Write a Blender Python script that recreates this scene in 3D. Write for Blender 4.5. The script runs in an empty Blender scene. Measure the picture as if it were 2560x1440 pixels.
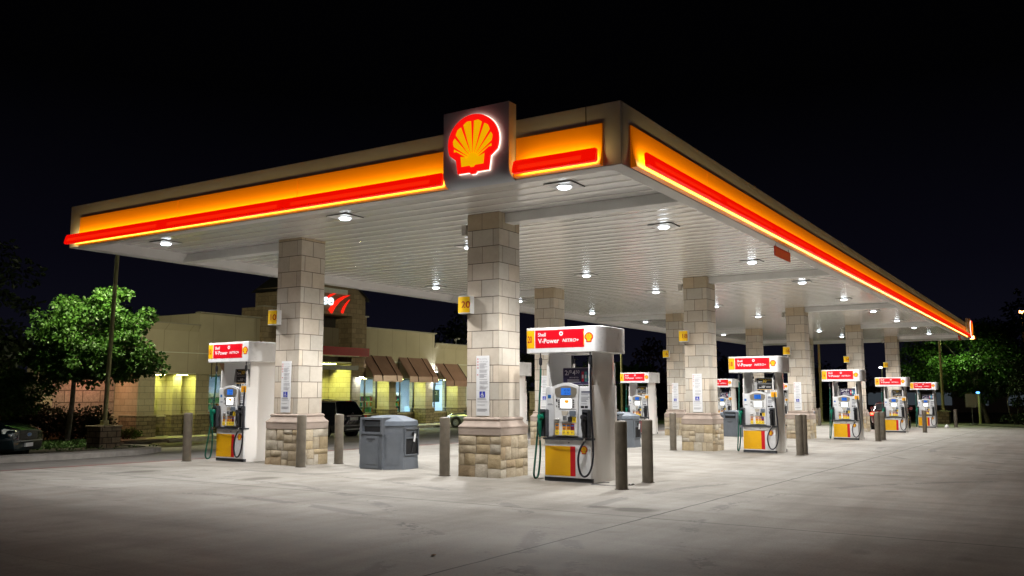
import bpy, math, random
from mathutils import Vector, Matrix
R = math.radians
rnd = random.Random(7)
S = bpy.context.scene
COL = S.collection

# ------------------------------------------------------------------ camera
cam_d = bpy.data.cameras.new('camera')
cam = bpy.data.objects.new('camera', cam_d)
COL.objects.link(cam)
yaw, pit, rol = 0.5642, 0.1179, -0.0011
fw = Vector((math.cos(yaw)*math.cos(pit), math.sin(yaw)*math.cos(pit), math.sin(pit)))
rt = Vector((math.sin(yaw), -math.cos(yaw), 0))
up = rt.cross(fw)
r2 = rt*math.cos(rol) + up*math.sin(rol)
u2 = -rt*math.sin(rol) + up*math.cos(rol)
cam.matrix_world = Matrix(((r2.x, u2.x, -fw.x, -13.6115), (r2.y, u2.y, -fw.y, -9.0195), (r2.z, u2.z, -fw.z, 1.5051), (0, 0, 0, 1)))
cam_d.sensor_width = 36
cam_d.lens = 36*2200.564/2560
cam_d.clip_start = 0.1
cam_d.clip_end = 2000
S.camera = cam

# ------------------------------------------------------------------ night sky
W = bpy.data.worlds.new('World'); S.world = W; W.use_nodes = True
wn = W.node_tree; wn.nodes.clear()
wo = wn.nodes.new('ShaderNodeOutputWorld'); wb = wn.nodes.new('ShaderNodeBackground')
wt = wn.nodes.new('ShaderNodeTexCoord'); ws = wn.nodes.new('ShaderNodeSeparateXYZ'); wr = wn.nodes.new('ShaderNodeValToRGB')
wn.links.new(wt.outputs['Generated'], ws.inputs[0]); wn.links.new(ws.outputs['Z'], wr.inputs[0])
cr = wr.color_ramp
cr.elements[0].position = 0.0; cr.elements[0].color = (0.0044, 0.0045, 0.0090, 1)
cr.elements[1].position = 0.32; cr.elements[1].color = (0.0004, 0.0004, 0.0006, 1)
e = cr.elements.new(0.14); e.color = (0.0020, 0.0019, 0.0042, 1)
wn.links.new(wr.outputs[0], wb.inputs['Color']); wb.inputs['Strength'].default_value = 1.0
wn.links.new(wb.outputs[0], wo.inputs[0])
S.view_settings.view_transform = 'Standard'; S.view_settings.look = 'None'
S.view_settings.exposure = 0.15; S.view_settings.gamma = 1.0
S.render.engine = 'CYCLES'
S.cycles.use_denoising = True
try:
    S.cycles.denoiser = 'OPENIMAGEDENOISE'
    S.cycles.denoising_input_passes = 'RGB_ALBEDO_NORMAL'
except Exception:
    pass
S.cycles.max_bounces = 8; S.cycles.diffuse_bounces = 4; S.cycles.glossy_bounces = 3
S.cycles.transmission_bounces = 4; S.cycles.transparent_max_bounces = 8
S.cycles.sample_clamp_indirect = 4.0
S.cycles.use_light_tree = True
S.cycles.caustics_reflective = False; S.cycles.caustics_refractive = False

# ------------------------------------------------------------------ materials
def new_mat(name):
    m = bpy.data.materials.new(name); m.use_nodes = True
    nt = m.node_tree
    return m, nt, nt.nodes['Principled BSDF']

def node(nt, t, **kw):
    n = nt.nodes.new(t)
    for k, v in kw.items():
        setattr(n, k, v)
    return n

def lk(nt, a, b): nt.links.new(a, b)

def noise(nt, scale, detail=4, rough=0.55, vec=None, stretch=None):
    tc = node(nt, 'ShaderNodeTexCoord')
    n = node(nt, 'ShaderNodeTexNoise'); n.inputs['Scale'].default_value = scale
    n.inputs['Detail'].default_value = detail; n.inputs['Roughness'].default_value = rough
    src = tc.outputs['Object']
    if stretch:
        mp = node(nt, 'ShaderNodeMapping'); mp.inputs['Scale'].default_value = stretch
        lk(nt, src, mp.inputs[0]); src = mp.outputs[0]
    lk(nt, src, n.inputs['Vector'])
    return n.outputs['Fac']

def ramp(nt, fac, stops):
    r = node(nt, 'ShaderNodeValToRGB'); c = r.color_ramp
    while len(c.elements) < len(stops): c.elements.new(0.5)
    for el, (p, col) in zip(c.elements, stops):
        el.position = p; el.color = (*col, 1)
    lk(nt, fac, r.inputs[0]); return r.outputs[0]

def mulc(nt, a, b, fac=1.0):
    m = node(nt, 'ShaderNodeMix', data_type='RGBA', blend_type='MULTIPLY')
    m.inputs['Factor'].default_value = fac
    for s, v in ((m.inputs['A'], a), (m.inputs['B'], b)):
        if isinstance(v, tuple): s.default_value = (*v, 1)
        else: lk(nt, v, s)
    return m.outputs['Result']

def mixc(nt, fac, a, b):
    m = node(nt, 'ShaderNodeMix', data_type='RGBA')
    if isinstance(fac, float): m.inputs['Factor'].default_value = fac
    else: lk(nt, fac, m.inputs['Factor'])
    for s, v in ((m.inputs['A'], a), (m.inputs['B'], b)):
        if isinstance(v, tuple): s.default_value = (*v, 1)
        else: lk(nt, v, s)
    return m.outputs['Result']

def mth(nt, op, a, b=0.0, c=0.0):
    m = node(nt, 'ShaderNodeMath', operation=op)
    for s, v in zip(m.inputs, (a, b, c)):
        if isinstance(v, (int, float)): s.default_value = v
        else: lk(nt, v, s)
    return m.outputs[0]

def bump(nt, bs, h, strength, dist=0.01):
    b = node(nt, 'ShaderNodeBump'); b.inputs['Strength'].default_value = strength
    b.inputs['Distance'].default_value = dist
    lk(nt, h, b.inputs['Height']); lk(nt, b.outputs[0], bs.inputs['Normal'])

MATS = {}
def mat(name, col, rough=0.5, metal=0.0, var=0.12, scale=6.0, bmp=0.0, bscale=60.0, coat=0.0, emit=0.0, ecol=None, spec=0.5):
    """plain surface with a little procedural dirt and grain"""
    if name in MATS: return MATS[name]
    m, nt, bs = new_mat(name)
    bs.inputs['Roughness'].default_value = rough; bs.inputs['Metallic'].default_value = metal
    bs.inputs['Coat Weight'].default_value = coat; bs.inputs['Specular IOR Level'].default_value = spec
    if var > 0:
        f = noise(nt, scale, 6, 0.6)
        c = ramp(nt, f, [(0.3, tuple(v*(1-var) for v in col)), (0.7, tuple(min(1, v*(1+var*0.5)) for v in col))])
        lk(nt, c, bs.inputs['Base Color'])
        r = mth(nt, 'MULTIPLY_ADD', f, 0.2, rough-0.1); lk(nt, r, bs.inputs['Roughness'])
    else:
        bs.inputs['Base Color'].default_value = (*col, 1)
    if bmp > 0: bump(nt, bs, noise(nt, bscale, 4), bmp)
    if emit > 0:
        bs.inputs['Emission Color'].default_value = (*(ecol or col), 1)
        bs.inputs['Emission Strength'].default_value = emit
    MATS[name] = m
    return m

def lamp_mat(name, col, strength):
    m = bpy.data.materials.new(name); m.use_nodes = True; nt = m.node_tree; nt.nodes.clear()
    o = node(nt, 'ShaderNodeOutputMaterial'); e = node(nt, 'ShaderNodeEmission')
    e.inputs[0].default_value = (*col, 1); e.inputs[1].default_value = strength
    lk(nt, e.outputs[0], o.inputs[0]); MATS[name] = m
    return m

def tint_mat(name, rough=0.85, nscale=9.0, amt=0.35, bmp=0.5, bscale=25.0):
    """stone whose own colour per block comes from the mesh, with grain and pits on top"""
    m, nt, bs = new_mat(name)
    a = node(nt, 'ShaderNodeAttribute', attribute_name='tint')
    f = noise(nt, nscale, 7, 0.65)
    g = ramp(nt, f, [(0.25, (1-amt, 1-amt*1.1, 1-amt*1.25)), (0.75, (1.0, 1.0, 1.0))])
    lk(nt, mulc(nt, a.outputs['Color'], g), bs.inputs['Base Color'])
    bs.inputs['Roughness'].default_value = rough; bs.inputs['Specular IOR Level'].default_value = 0.25
    bump(nt, bs, noise(nt, bscale, 5, 0.65), bmp, 0.02)
    MATS[name] = m
    return m

def block_mat(name, c1, c2, mortar, bw=0.61, bh=0.305, rough=0.85, msize=0.008, bmp=0.25, grain=0.2):
    """coursed block wall; the pattern follows x+y along the wall and z up it"""
    m, nt, bs = new_mat(name)
    tc = node(nt, 'ShaderNodeTexCoord'); sp = node(nt, 'ShaderNodeSeparateXYZ'); cb = node(nt, 'ShaderNodeCombineXYZ')
    lk(nt, tc.outputs['Object'], sp.inputs[0])
    lk(nt, mth(nt, 'ADD', sp.outputs[0], sp.outputs[1]), cb.inputs[0]); lk(nt, sp.outputs[2], cb.inputs[1])
    b = node(nt, 'ShaderNodeTexBrick')
    b.inputs['Scale'].default_value = 1.0; b.inputs['Brick Width'].default_value = bw; b.inputs['Row Height'].default_value = bh
    b.inputs['Mortar Size'].default_value = msize; b.inputs['Mortar Smooth'].default_value = 0.2
    b.inputs['Color1'].default_value = (*c1, 1); b.inputs['Color2'].default_value = (*c2, 1); b.inputs['Mortar'].default_value = (*mortar, 1)
    lk(nt, cb.outputs[0], b.inputs['Vector'])
    f = noise(nt, 7, 6, 0.65)
    g = ramp(nt, f, [(0.25, (1-grain,)*3), (0.75, (1, 1, 1))])
    lk(nt, mulc(nt, b.outputs['Color'], g), bs.inputs['Base Color'])
    bs.inputs['Roughness'].default_value = rough; bs.inputs['Specular IOR Level'].default_value = 0.2
    h = mth(nt, 'MULTIPLY_ADD', b.outputs['Fac'], -1.0, mth(nt, 'MULTIPLY', noise(nt, 30, 5), 0.6))
    bump(nt, bs, h, bmp, 0.02)
    MATS[name] = m
    return m

# ------------------------------------------------------------------ mesh builder
class MB:
    def __init__(s): s.v = []; s.f = []; s.m = []; s.t = []
    def face(s, pts, mi=0, tint=(1, 1, 1)):
        b = len(s.v); s.v += [tuple(p) for p in pts]; s.f.append(tuple(range(b, b+len(pts)))); s.m.append(mi); s.t.append(tint)
    def grid(s, rows, mi=0, tint=(1, 1, 1), close_u=False, cap=False):
        """rows: equal length rings of points, skinned row to row"""
        b = len(s.v); n = len(rows[0])
        for r in rows: s.v += [tuple(p) for p in r]
        for i in range(len(rows)-1):
            for j in range(n if close_u else n-1):
                k = (j+1) % n
                s.f.append((b+i*n+j, b+i*n+k, b+(i+1)*n+k, b+(i+1)*n+j)); s.m.append(mi); s.t.append(tint)
        if cap:
            s.f.append(tuple(b+j for j in range(n))[::-1]); s.m.append(mi); s.t.append(tint)
            q = b+(len(rows)-1)*n
            s.f.append(tuple(q+j for j in range(n))); s.m.append(mi); s.t.append(tint)
    def box(s, x0, x1, y0, y1, z0, z1, mi=0, tint=(1, 1, 1)):
        b = len(s.v)
        s.v += [(x0, y0, z0), (x1, y0, z0), (x1, y1, z0), (x0, y1, z0), (x0, y0, z1), (x1, y0, z1), (x1, y1, z1), (x0, y1, z1)]
        for q in ((3, 2, 1, 0), (4, 5, 6, 7), (0, 1, 5, 4), (1, 2, 6, 5), (2, 3, 7, 6), (3, 0, 4, 7)):
            s.f.append(tuple(b+i for i in q)); s.m.append(mi); s.t.append(tint)
    def prism(s, poly, z0, z1, mi=0, tint=(1, 1, 1), cap=True, scale1=1.0, c=(0, 0)):
        r0 = [(x, y, z0) for x, y in poly]
        r1 = [(c[0]+(x-c[0])*scale1, c[1]+(y-c[1])*scale1, z1) for x, y in poly]
        s.grid([r0, r1], mi, tint, True, cap)
    def tube(s, path, rad, n=10, mi=0, tint=(1, 1, 1), cap=True):
        P = [Vector(p) for p in path]; rr = rad if isinstance(rad, (list, tuple)) else [rad]*len(P)
        rows = []; prev = None
        for i, p in enumerate(P):
            d = (P[min(i+1, len(P)-1)]-P[max(i-1, 0)]).normalized()
            if prev is None:
                a = Vector((0, 0, 1)) if abs(d.z) < 0.9 else Vector((1, 0, 0))
                u = d.cross(a).normalized()
            else:
                u = (prev-d*prev.dot(d)).normalized()
            prev = u; w = d.cross(u)
            rows.append([p+(u*math.cos(2*math.pi*k/n)+w*math.sin(2*math.pi*k/n))*rr[i] for k in range(n)])
        s.grid(rows, mi, tint, True, cap)
    def cyl(s, c, r, z0, z1, n=20, mi=0, r1=None, tint=(1, 1, 1)):
        r1 = r if r1 is None else r1
        a = [2*math.pi*k/n for k in range(n)]
        s.grid([[(c[0]+r*math.cos(t), c[1]+r*math.sin(t), z0) for t in a], [(c[0]+r1*math.cos(t), c[1]+r1*math.sin(t), z1) for t in a]], mi, tint, True, True)
    def flat(s, polys, fn, d=0.0, mi=0, tint=(1, 1, 1)):
        for p in polys: s.face([fn(u, v, d) for u, v in p], mi, tint)
    def slab(s, poly, fn, d0, d1, mi=0, side=None, tint=(1, 1, 1)):
        """2-D outline raised from depth d0 to d1 along the surface normal"""
        s.face([fn(u, v, d1) for u, v in poly], mi, tint)
        n = len(poly)
        for i in range(n):
            a, b = poly[i], poly[(i+1) % n]
            s.face([fn(*a, d0), fn(*b, d0), fn(*b, d1), fn(*a, d1)], mi if side is None else side, tint)
    def build(s, name, mats, parent=None, loc=None, smooth=False, bevel=0.0, angle=35):
        me = bpy.data.meshes.new(name)
        me.from_pydata(s.v, [], s.f)
        for m in (mats if isinstance(mats, (list, tuple)) else [mats]): me.materials.append(m)
        me.polygons.foreach_set('material_index', s.m)
        if any(t != (1, 1, 1) for t in s.t):
            ca = me.color_attributes.new('tint', 'FLOAT_COLOR', 'CORNER')
            buf = []
            for f, t in zip(s.f, s.t): buf += [t[0], t[1], t[2], 1.0]*len(f)
            ca.data.foreach_set('color', buf)
        if smooth:
            me.polygons.foreach_set('use_smooth', [True]*len(me.polygons))
            try: me.set_sharp_from_angle(angle=R(angle))
            except Exception: pass
        me.update()
        o = bpy.data.objects.new(name, me); COL.objects.link(o)
        if parent: o.parent = parent
        if loc: o.location = loc
        if bevel > 0:
            b = o.modifiers.new('edge', 'BEVEL'); b.width = bevel; b.segments = 2; b.limit_method = 'ANGLE'; b.angle_limit = R(40)
        return o

def tag(o, label=None, cat=None, group=None, kind=None):
    if label: o['label'] = label
    if cat: o['category'] = cat
    if group: o['group'] = group
    if kind: o['kind'] = kind
    return o

def empty(name, loc, rz=0.0):
    o = bpy.data.objects.new(name, None); COL.objects.link(o)
    o.location = loc; o.rotation_euler = (0, 0, rz); o.empty_display_size = 0.2
    return o

def copy_tree(o, parent=None, skip=()):
    c = o.copy(); COL.objects.link(c)
    if parent: c.parent = parent
    for ch in list(o.children):
        if ch.name.split('.')[0] not in skip: copy_tree(ch, c, skip)
    return c

_tc = {}
def text_polys(body, size=1.0, bold=0.0, shear=0.0):
    """outline of a word as flat polygons, centred on its own box"""
    key = (body, bold, shear)
    if key not in _tc:
        cu = bpy.data.curves.new('word', 'FONT'); cu.body = body; cu.size = 1.0; cu.offset = bold; cu.shear = shear
        cu.resolution_u = 3; cu.fill_mode = 'FRONT'
        ob = bpy.data.objects.new('word', cu); COL.objects.link(ob)
        bpy.context.view_layer.update()
        me = bpy.data.meshes.new_from_object(ob.evaluated_get(bpy.context.evaluated_depsgraph_get()))
        ps = [[(me.vertices[i].co.x, me.vertices[i].co.y) for i in p.vertices] for p in me.polygons]
        bpy.data.objects.remove(ob); bpy.data.curves.remove(cu); bpy.data.meshes.remove(me)
        xs = [q[0] for p in ps for q in p]; ys = [q[1] for p in ps for q in p]
        _tc[key] = ([[(x-min(xs), y-min(ys)) for x, y in p] for p in ps], max(xs)-min(xs), max(ys)-min(ys))
    return _tc[key]

def word(body, u0, v0, h=None, w=None, bold=0.0, shear=0.0, centre=False):
    """word scaled to cap height h (and width w if given) with its lower left (or middle) at u0, v0"""
    ps, tw, th = text_polys(body, 1, bold, shear)
    sy = h/th; sx = sy if w is None else w/tw
    ou, ov = (u0-tw*sx/2, v0-th*sy/2) if centre else (u0, v0)
    return [[(ou+x*sx, ov+y*sy) for x, y in p] for p in ps]

def rect(u0, u1, v0, v1): return [(u0, v0), (u1, v0), (u1, v1), (u0, v1)]
def rrect(u0, u1, v0, v1, r, n=4):
    o = []
    for cx, cy, a0 in ((u1-r, v1-r, 0), (u0+r, v1-r, 90), (u0+r, v0+r, 180), (u1-r, v0+r, 270)):
        for k in range(n+1):
            a = R(a0+90*k/n); o.append((cx+r*math.cos(a), cy+r*math.sin(a)))
    return o
def ring(u, v, r0, r1, n=20):
    return [[(u+r0*math.cos(a), v+r0*math.sin(a)), (u+r1*math.cos(a), v+r1*math.sin(a)), (u+r1*math.cos(b), v+r1*math.sin(b)), (u+r0*math.cos(b), v+r0*math.sin(b))]
            for a, b in ((2*math.pi*k/n, 2*math.pi*(k+1)/n) for k in range(n))]

# outline of the scallop shell emblem, circle radius 1
def shell_outline():
    a0 = math.atan2(-0.37, 0.93); n = 40
    o = []
    for k in range(n+1):
        a = a0+(math.pi-2*a0)*k/n; o.append((math.cos(a), math.sin(a)))
    o += [(-0.67, -0.58), (-0.60, -1.07), (-0.14, -1.07), (-0.07, -1.14), (0.07, -1.14), (0.14, -1.07), (0.60, -1.07), (0.67, -0.58)]
    return o
def shell_inner():
    """yellow flutes, as separate polygons leaving the red ribs between them"""
    hub = (0.0, -0.62); res = []
    cut = [-74, -56, -37.5, -18.5, 0, 18.5, 37.5, 56, 74]
    for i in range(8):
        lo, hi = cut[i], cut[i+1]
        pts = []
        gap = 0.0
        for k in range(5):
            a = R(lo+2.3+(hi-lo-4.6)*k/4)
            d = (math.sin(a), math.cos(a))
            b = hub[0]*d[0]+hub[1]*d[1]; rr = 0.80-0.02*abs(k-2)
            t = -b+math.sqrt(max(0.0, b*b-(hub[0]**2+hub[1]**2-rr*rr)))
            x, y = hub[0]+d[0]*t, hub[1]+d[1]*t
            pts.append((x, max(y, -0.27)))
        am = R((lo+hi)/2)
        e0, e1 = R(lo+0.8), R(hi-0.8)
        b0 = (hub[0]+math.sin(e0)*0.24, hub[1]+math.cos(e0)*0.24); b1 = (hub[0]+math.sin(e1)*0.24, hub[1]+math.cos(e1)*0.24)
        res.append([b0]+pts+[b1])
    fan = [(hub[0]+math.sin(R(a))*0.244, hub[1]+math.cos(R(a))*0.244) for a in range(74, -75, -10)]
    res.append(fan+[(-0.48, -0.47), (-0.44, -0.84), (-0.12, -0.84), (-0.06, -0.90), (0.06, -0.90), (0.12, -0.84), (0.44, -0.84), (0.48, -0.47)])
    return res
SH_O, SH_I = shell_outline(), shell_inner()
def shell(mb, fn, u, v, r, d, step, mi_red, mi_yel):
    o = [(u+x*r, v+y*r) for x, y in SH_O]
    mb.slab(o, fn, d, d+step, mi_red)
    for p in SH_I: mb.face([fn(u+x*r, v+y*r, d+step*2) for x, y in p], mi_yel)

# ------------------------------------------------------------------ site levels
def ground_z(x, y):
    t = min(1.0, max(0.0, (y-7.9)/19.1)); xx = max(-60, min(90, x))
    return (1-t)*(-0.013*xx)+t*-0.8
PX = 10.835                                             # island spacing
# ------------------------------------------------------------------ ground
def concrete_mat(name, lo, hi, joints=True, oil=0.5):
    m, nt, bs = new_mat(name)
    tc = node(nt, 'ShaderNodeTexCoord'); sp = node(nt, 'ShaderNodeSeparateXYZ'); lk(nt, tc.outputs['Object'], sp.inputs[0])
    big = noise(nt, 0.22, 6, 0.62); mid = noise(nt, 1.3, 7, 0.65); fine = noise(nt, 60, 3, 0.6)
    st1 = noise(nt, 1.0, 6, 0.6, stretch=(0.25, 2.2, 1)); st2 = noise(nt, 0.9, 6, 0.6, stretch=(1.9, 0.22, 1))
    c = ramp(nt, big, [(0.3, lo), (0.7, hi)])
    c = mulc(nt, c, ramp(nt, mid, [(0.3, (0.72, 0.71, 0.69)), (0.62, (1, 1, 1))]))
    c = mulc(nt, c, ramp(nt, st2, [(0.34, (0.74, 0.73, 0.72)), (0.52, (1, 1, 1))]), 0.7)
    c = mulc(nt, c, ramp(nt, st1, [(0.33, (0.80, 0.79, 0.77)), (0.55, (1, 1, 1))]), 0.8)
    c = mulc(nt, c, ramp(nt, fine, [(0.3, (0.82, 0.82, 0.82)), (0.65, (1.06, 1.06, 1.06))]))
    # dropped oil and gum: sparse dark blots
    vo = node(nt, 'ShaderNodeTexVoronoi'); vo.inputs['Scale'].default_value = 1.1; vo.inputs['Randomness'].default_value = 1.0
    wob = node(nt, 'ShaderNodeVectorMath', operation='ADD'); tn = node(nt, 'ShaderNodeTexNoise'); tn.inputs['Scale'].default_value = 3.0
    lk(nt, tc.outputs['Object'], tn.inputs['Vector']); lk(nt, tc.outputs['Object'], wob.inputs[0])
    sc = node(nt, 'ShaderNodeVectorMath', operation='SCALE'); sc.inputs['Scale'].default_value = 0.35
    lk(nt, tn.outputs['Color'], sc.inputs[0]); lk(nt, sc.outputs[0], wob.inputs[1]); lk(nt, wob.outputs[0], vo.inputs['Vector'])
    blot = ramp(nt, vo.outputs['Distance'], [(0.05, (0.55, 0.53, 0.5)), (0.17, (1, 1, 1))])
    vs = node(nt, 'ShaderNodeTexVoronoi'); vs.inputs['Scale'].default_value = 3.5; lk(nt, wob.outputs[0], vs.inputs['Vector'])
    spot = ramp(nt, vs.outputs['Distance'], [(0.035, (0.45, 0.43, 0.42)), (0.075, (1, 1, 1))])
    c = mulc(nt, c, blot, oil); c = mulc(nt, c, spot, oil*0.9)
    if joints:
        X, Y = sp.outputs[0], sp.outputs[1]
        wob2 = mth(nt, 'MULTIPLY_ADD', mid, 0.5, -0.25)
        for (px, py, rx, ry, k) in ((-3.2, 5.8, .45, .30, .45), (-2.96, 2.87, .55, .28, .5), (-3.28, -4.31, .26, .34, .6), (-3.25, -3.8, .16, .22, .5), (-.55, -1.7, .6, .9, .35), (10.4, -1.9, .5, .8, .3), (3.4, -1.2, .7, .5, .45), (7.2, 1.6, .9, .5, .4), (4.2, 3.9, .6, .5, .4), (-1.5, .9, .5, .35, .35), (14.5, -1.4, .9, .5, .4)):
            dx = mth(nt, 'DIVIDE', mth(nt, 'SUBTRACT', X, px), rx); dy = mth(nt, 'DIVIDE', mth(nt, 'SUBTRACT', Y, py), ry)
            d = mth(nt, 'ADD', mth(nt, 'ADD', mth(nt, 'MULTIPLY', dx, dx), mth(nt, 'MULTIPLY', dy, dy)), mth(nt, 'MULTIPLY', wob2, 2.4))
            c = mulc(nt, c, ramp(nt, d, [(0.25, (1-k, 1-k*1.04, 1-k*1.1)), (1.0, (1, 1, 1))]))
        tread = mth(nt, 'GREATER_THAN', mth(nt, 'ADD', noise(nt, 0.9, 4), mth(nt, 'MULTIPLY', noise(nt, 14, 3), .35)), 0.70)
        for (px, py, rad) in ((-11.5, 3.2, 8.2), (-11.5, 3.2, 9.75), (-2.0, -13.5, 8.4), (-2.0, -13.5, 9.9), (-14.0, 1.0, 8.9), (16.0, -16.0, 10.6), (16.0, -16.0, 12.1), (3.0, 12.5, 9.2), (3.0, 12.5, 10.7)):
            dx = mth(nt, 'SUBTRACT', X, px); dy = mth(nt, 'SUBTRACT', Y, py)
            d = mth(nt, 'SQRT', mth(nt, 'ADD', mth(nt, 'MULTIPLY', dx, dx), mth(nt, 'MULTIPLY', dy, dy)))
            bandm = ramp(nt, mth(nt, 'ABSOLUTE', mth(nt, 'SUBTRACT', d, rad)), [(0.07, (1, 1, 1)), (0.13, (0, 0, 0))])
            f_ = mth(nt, 'MULTIPLY', mth(nt, 'MULTIPLY', bandm, tread), 0.45)
            c = mixc(nt, f_, c, (0.09, 0.085, 0.085))
        wv = mth(nt, 'MULTIPLY_ADD', noise(nt, 1.7, 3), 0.05, -0.025)
        def line(coord, pos, half):
            d = mth(nt, 'ABSOLUTE', mth(nt, 'SUBTRACT', mth(nt, 'ADD', coord, wv), pos))
            return mth(nt, 'LESS_THAN', d, half)
        def rep(coord, first, step, half):
            q = mth(nt, 'ADD', mth(nt, 'SUBTRACT', coord, first), step*40.5)
            d = mth(nt, 'ABSOLUTE', mth(nt, 'SUBTRACT', mth(nt, 'MODULO', q, step), step*0.5))
            return mth(nt, 'LESS_THAN', d, half)
        X, Y = sp.outputs[0], sp.outputs[1]
        j = mth(nt, 'MAXIMUM', line(X, -3.9, 0.014), line(Y, -4.72, 0.014))
        k = mth(nt, 'MAXIMUM', rep(X, -3.9, 5.42, 0.006), rep(Y, -4.72, 4.2, 0.006))
        c = mixc(nt, mth(nt, 'MULTIPLY', k, 0.45), c, (0.10, 0.095, 0.09))
        c = mixc(nt, mth(nt, 'MULTIPLY', j, 0.85), c, (0.045, 0.043, 0.04))
    lk(nt, c, bs.inputs['Base Color'])
    lk(nt, mth(nt, 'MULTIPLY_ADD', mid, 0.35, 0.52), bs.inputs['Roughness'])
    bs.inputs['Specular IOR Level'].default_value = 0.35
    bump(nt, bs, mth(nt, 'ADD', mth(nt, 'MULTIPLY', fine, 0.5), mid), 0.12, 0.01)
    MATS[name] = m
    return m

def earth_mat():
    m, nt, bs = new_mat('earth')
    f = noise(nt, 0.5, 7, 0.65)
    lk(nt, ramp(nt, f, [(0.35, (0.025, 0.03, 0.014)), (0.65, (0.05, 0.055, 0.022))]), bs.inputs['Base Color'])
    bs.inputs['Roughness'].default_value = 0.95
    bump(nt, bs, noise(nt, 12, 6), 0.6, 0.05)
    return m

M_con = concrete_mat('forecourt concrete', (0.315, 0.300, 0.270), (0.410, 0.391, 0.352))
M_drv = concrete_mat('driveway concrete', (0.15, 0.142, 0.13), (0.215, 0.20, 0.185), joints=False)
M_kerb = mat('kerb concrete', (0.27, 0.25, 0.225), 0.9, var=0.3, scale=3, bmp=0.3)
M_walk = mat('pavement concrete', (0.36, 0.34, 0.29), 0.9, var=0.25, scale=2, bmp=0.2)

def sheet(name, xs, ys, m, dz=0.0, inside=None):
    mb = MB(); b = {}
    for j, y in enumerate(ys):
        for i, x in enumerate(xs):
            b[i, j] = len(mb.v); mb.v.append((x, y, ground_z(x, y)+dz))
    for j in range(len(ys)-1):
        for i in range(len(xs)-1):
            if inside and not inside((xs[i]+xs[i+1])/2, (ys[j]+ys[j+1])/2): continue
            mb.f.append((b[i, j], b[i+1, j], b[i+1, j+1], b[i, j+1])); mb.m.append(0); mb.t.append((1, 1, 1))
    return tag(mb.build(name, m), kind='structure')

def poly_sheet(name, poly, m, dz, kind='structure'):
    mb = MB(); mb.face([(x, y, ground_z(x, y)+dz) for x, y in poly]); o = mb.build(name, m)
    return tag(o, kind=kind)

base_xs = [-600, -200, -60, -30, -10, 0, 10, 20, 30, 40, 50, 60, 90, 200, 700]
base_ys = [-600, -200, -60, -20, -8, 0, 7.9, 12, 16, 20, 24, 27, 30, 60, 200, 700]
sheet('ground', base_xs, base_ys, earth_mat(), -0.03)
# forecourt slab: its far corner is cut where the planting bed begins
fc = MB()
edge = [(-60, -40), (30, -40), (38, -14), (46.4, -6.6), (51.6, -2.4), (53.2, 0.5), (53.2, 7.9), (-60, 7.9)]
fc.face([(x, y, ground_z(x, y)) for x, y in edge])
tag(fc.build('forecourt', M_con), kind='structure')
sheet('driveway', [-60, -30, -10, 0, 10, 20, 30, 40, 53.2], [7.9, 10, 12, 14, 16, 18, 20, 22, 24, 27, 27.6], M_drv, 0.002)
# worn red paint along the edge of the slab
mb = MB()
xs = [-20, -10, 0, 10, 20, 30, 40, 53]
for a, b in zip(xs, xs[1:]):
    mb.face([(a, 7.86, ground_z(a, 7.86)+0.006), (b, 7.86, ground_z(b, 7.86)+0.006), (b, 7.98, ground_z(b, 7.98)+0.008), (a, 7.98, ground_z(a, 7.98)+0.008)])
tag(mb.build('painted_line', mat('faded red paint', (0.23, 0.055, 0.045), 0.8, var=0.4, scale=1.5)), kind='structure')
# parking bay lines by the shop
mb = MB()
for x in (9.4, 12.5, 15.4, 20.6, 23.4, 26.2, 29.0, 31.8, 34.6, 37.4):
    for a, b in ((20.6, 24), (24, 26.9)):
        mb.face([(x-.05, a, ground_z(x, a)+.007), (x+.05, a, ground_z(x, a)+.007), (x+.05, b, ground_z(x, b)+.007), (x-.05, b, ground_z(x, b)+.007)])
tag(mb.build('parking_line', mat('white line paint', (0.62, 0.62, 0.58), 0.7, var=0.3, scale=4)), kind='structure')
# pavement in front of the shop with its kerb
mb = MB(); mb.box(10.9, 44, 27.25, 29.2, -1.2, -0.632)
tag(mb.build('pavement', M_walk, bevel=0.02), kind='structure')
mb = MB(); mb.box(10.9, 44, 27.1, 27.247, -1.2, -0.634)
tag(mb.build('kerb', M_kerb, bevel=0.02), kind='structure')
for i, (x, y) in enumerate(((10.3, 25.7), (13.4, 26.1), (22.0, 26.2), (29.9, 26.2), (33.9, 26.5))):
    mb = MB(); mb.prism([(-0.1, 0), (0.1, 0), (0.07, 0.13), (-0.07, 0.13)], -0.95, 0.95)
    for k, (a, b, c) in enumerate(mb.v): mb.v[k] = (c, a, b)
    o = mb.build('wheel_stop', M_kerb, loc=(x, y, ground_z(x, y)), bevel=0.015)
    tag(o, ['concrete wheel stop beside the planting island with the tree', 'concrete wheel stop left of the number 10 pump, before the yellow lit shop bay',
            'concrete wheel stop in front of the parked black car', 'concrete wheel stop below the first window awning right of the entrance',
            'concrete wheel stop beside the nose of the silver car'][i], 'wheel stop', 'wheel stops along the shop pavement')

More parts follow.
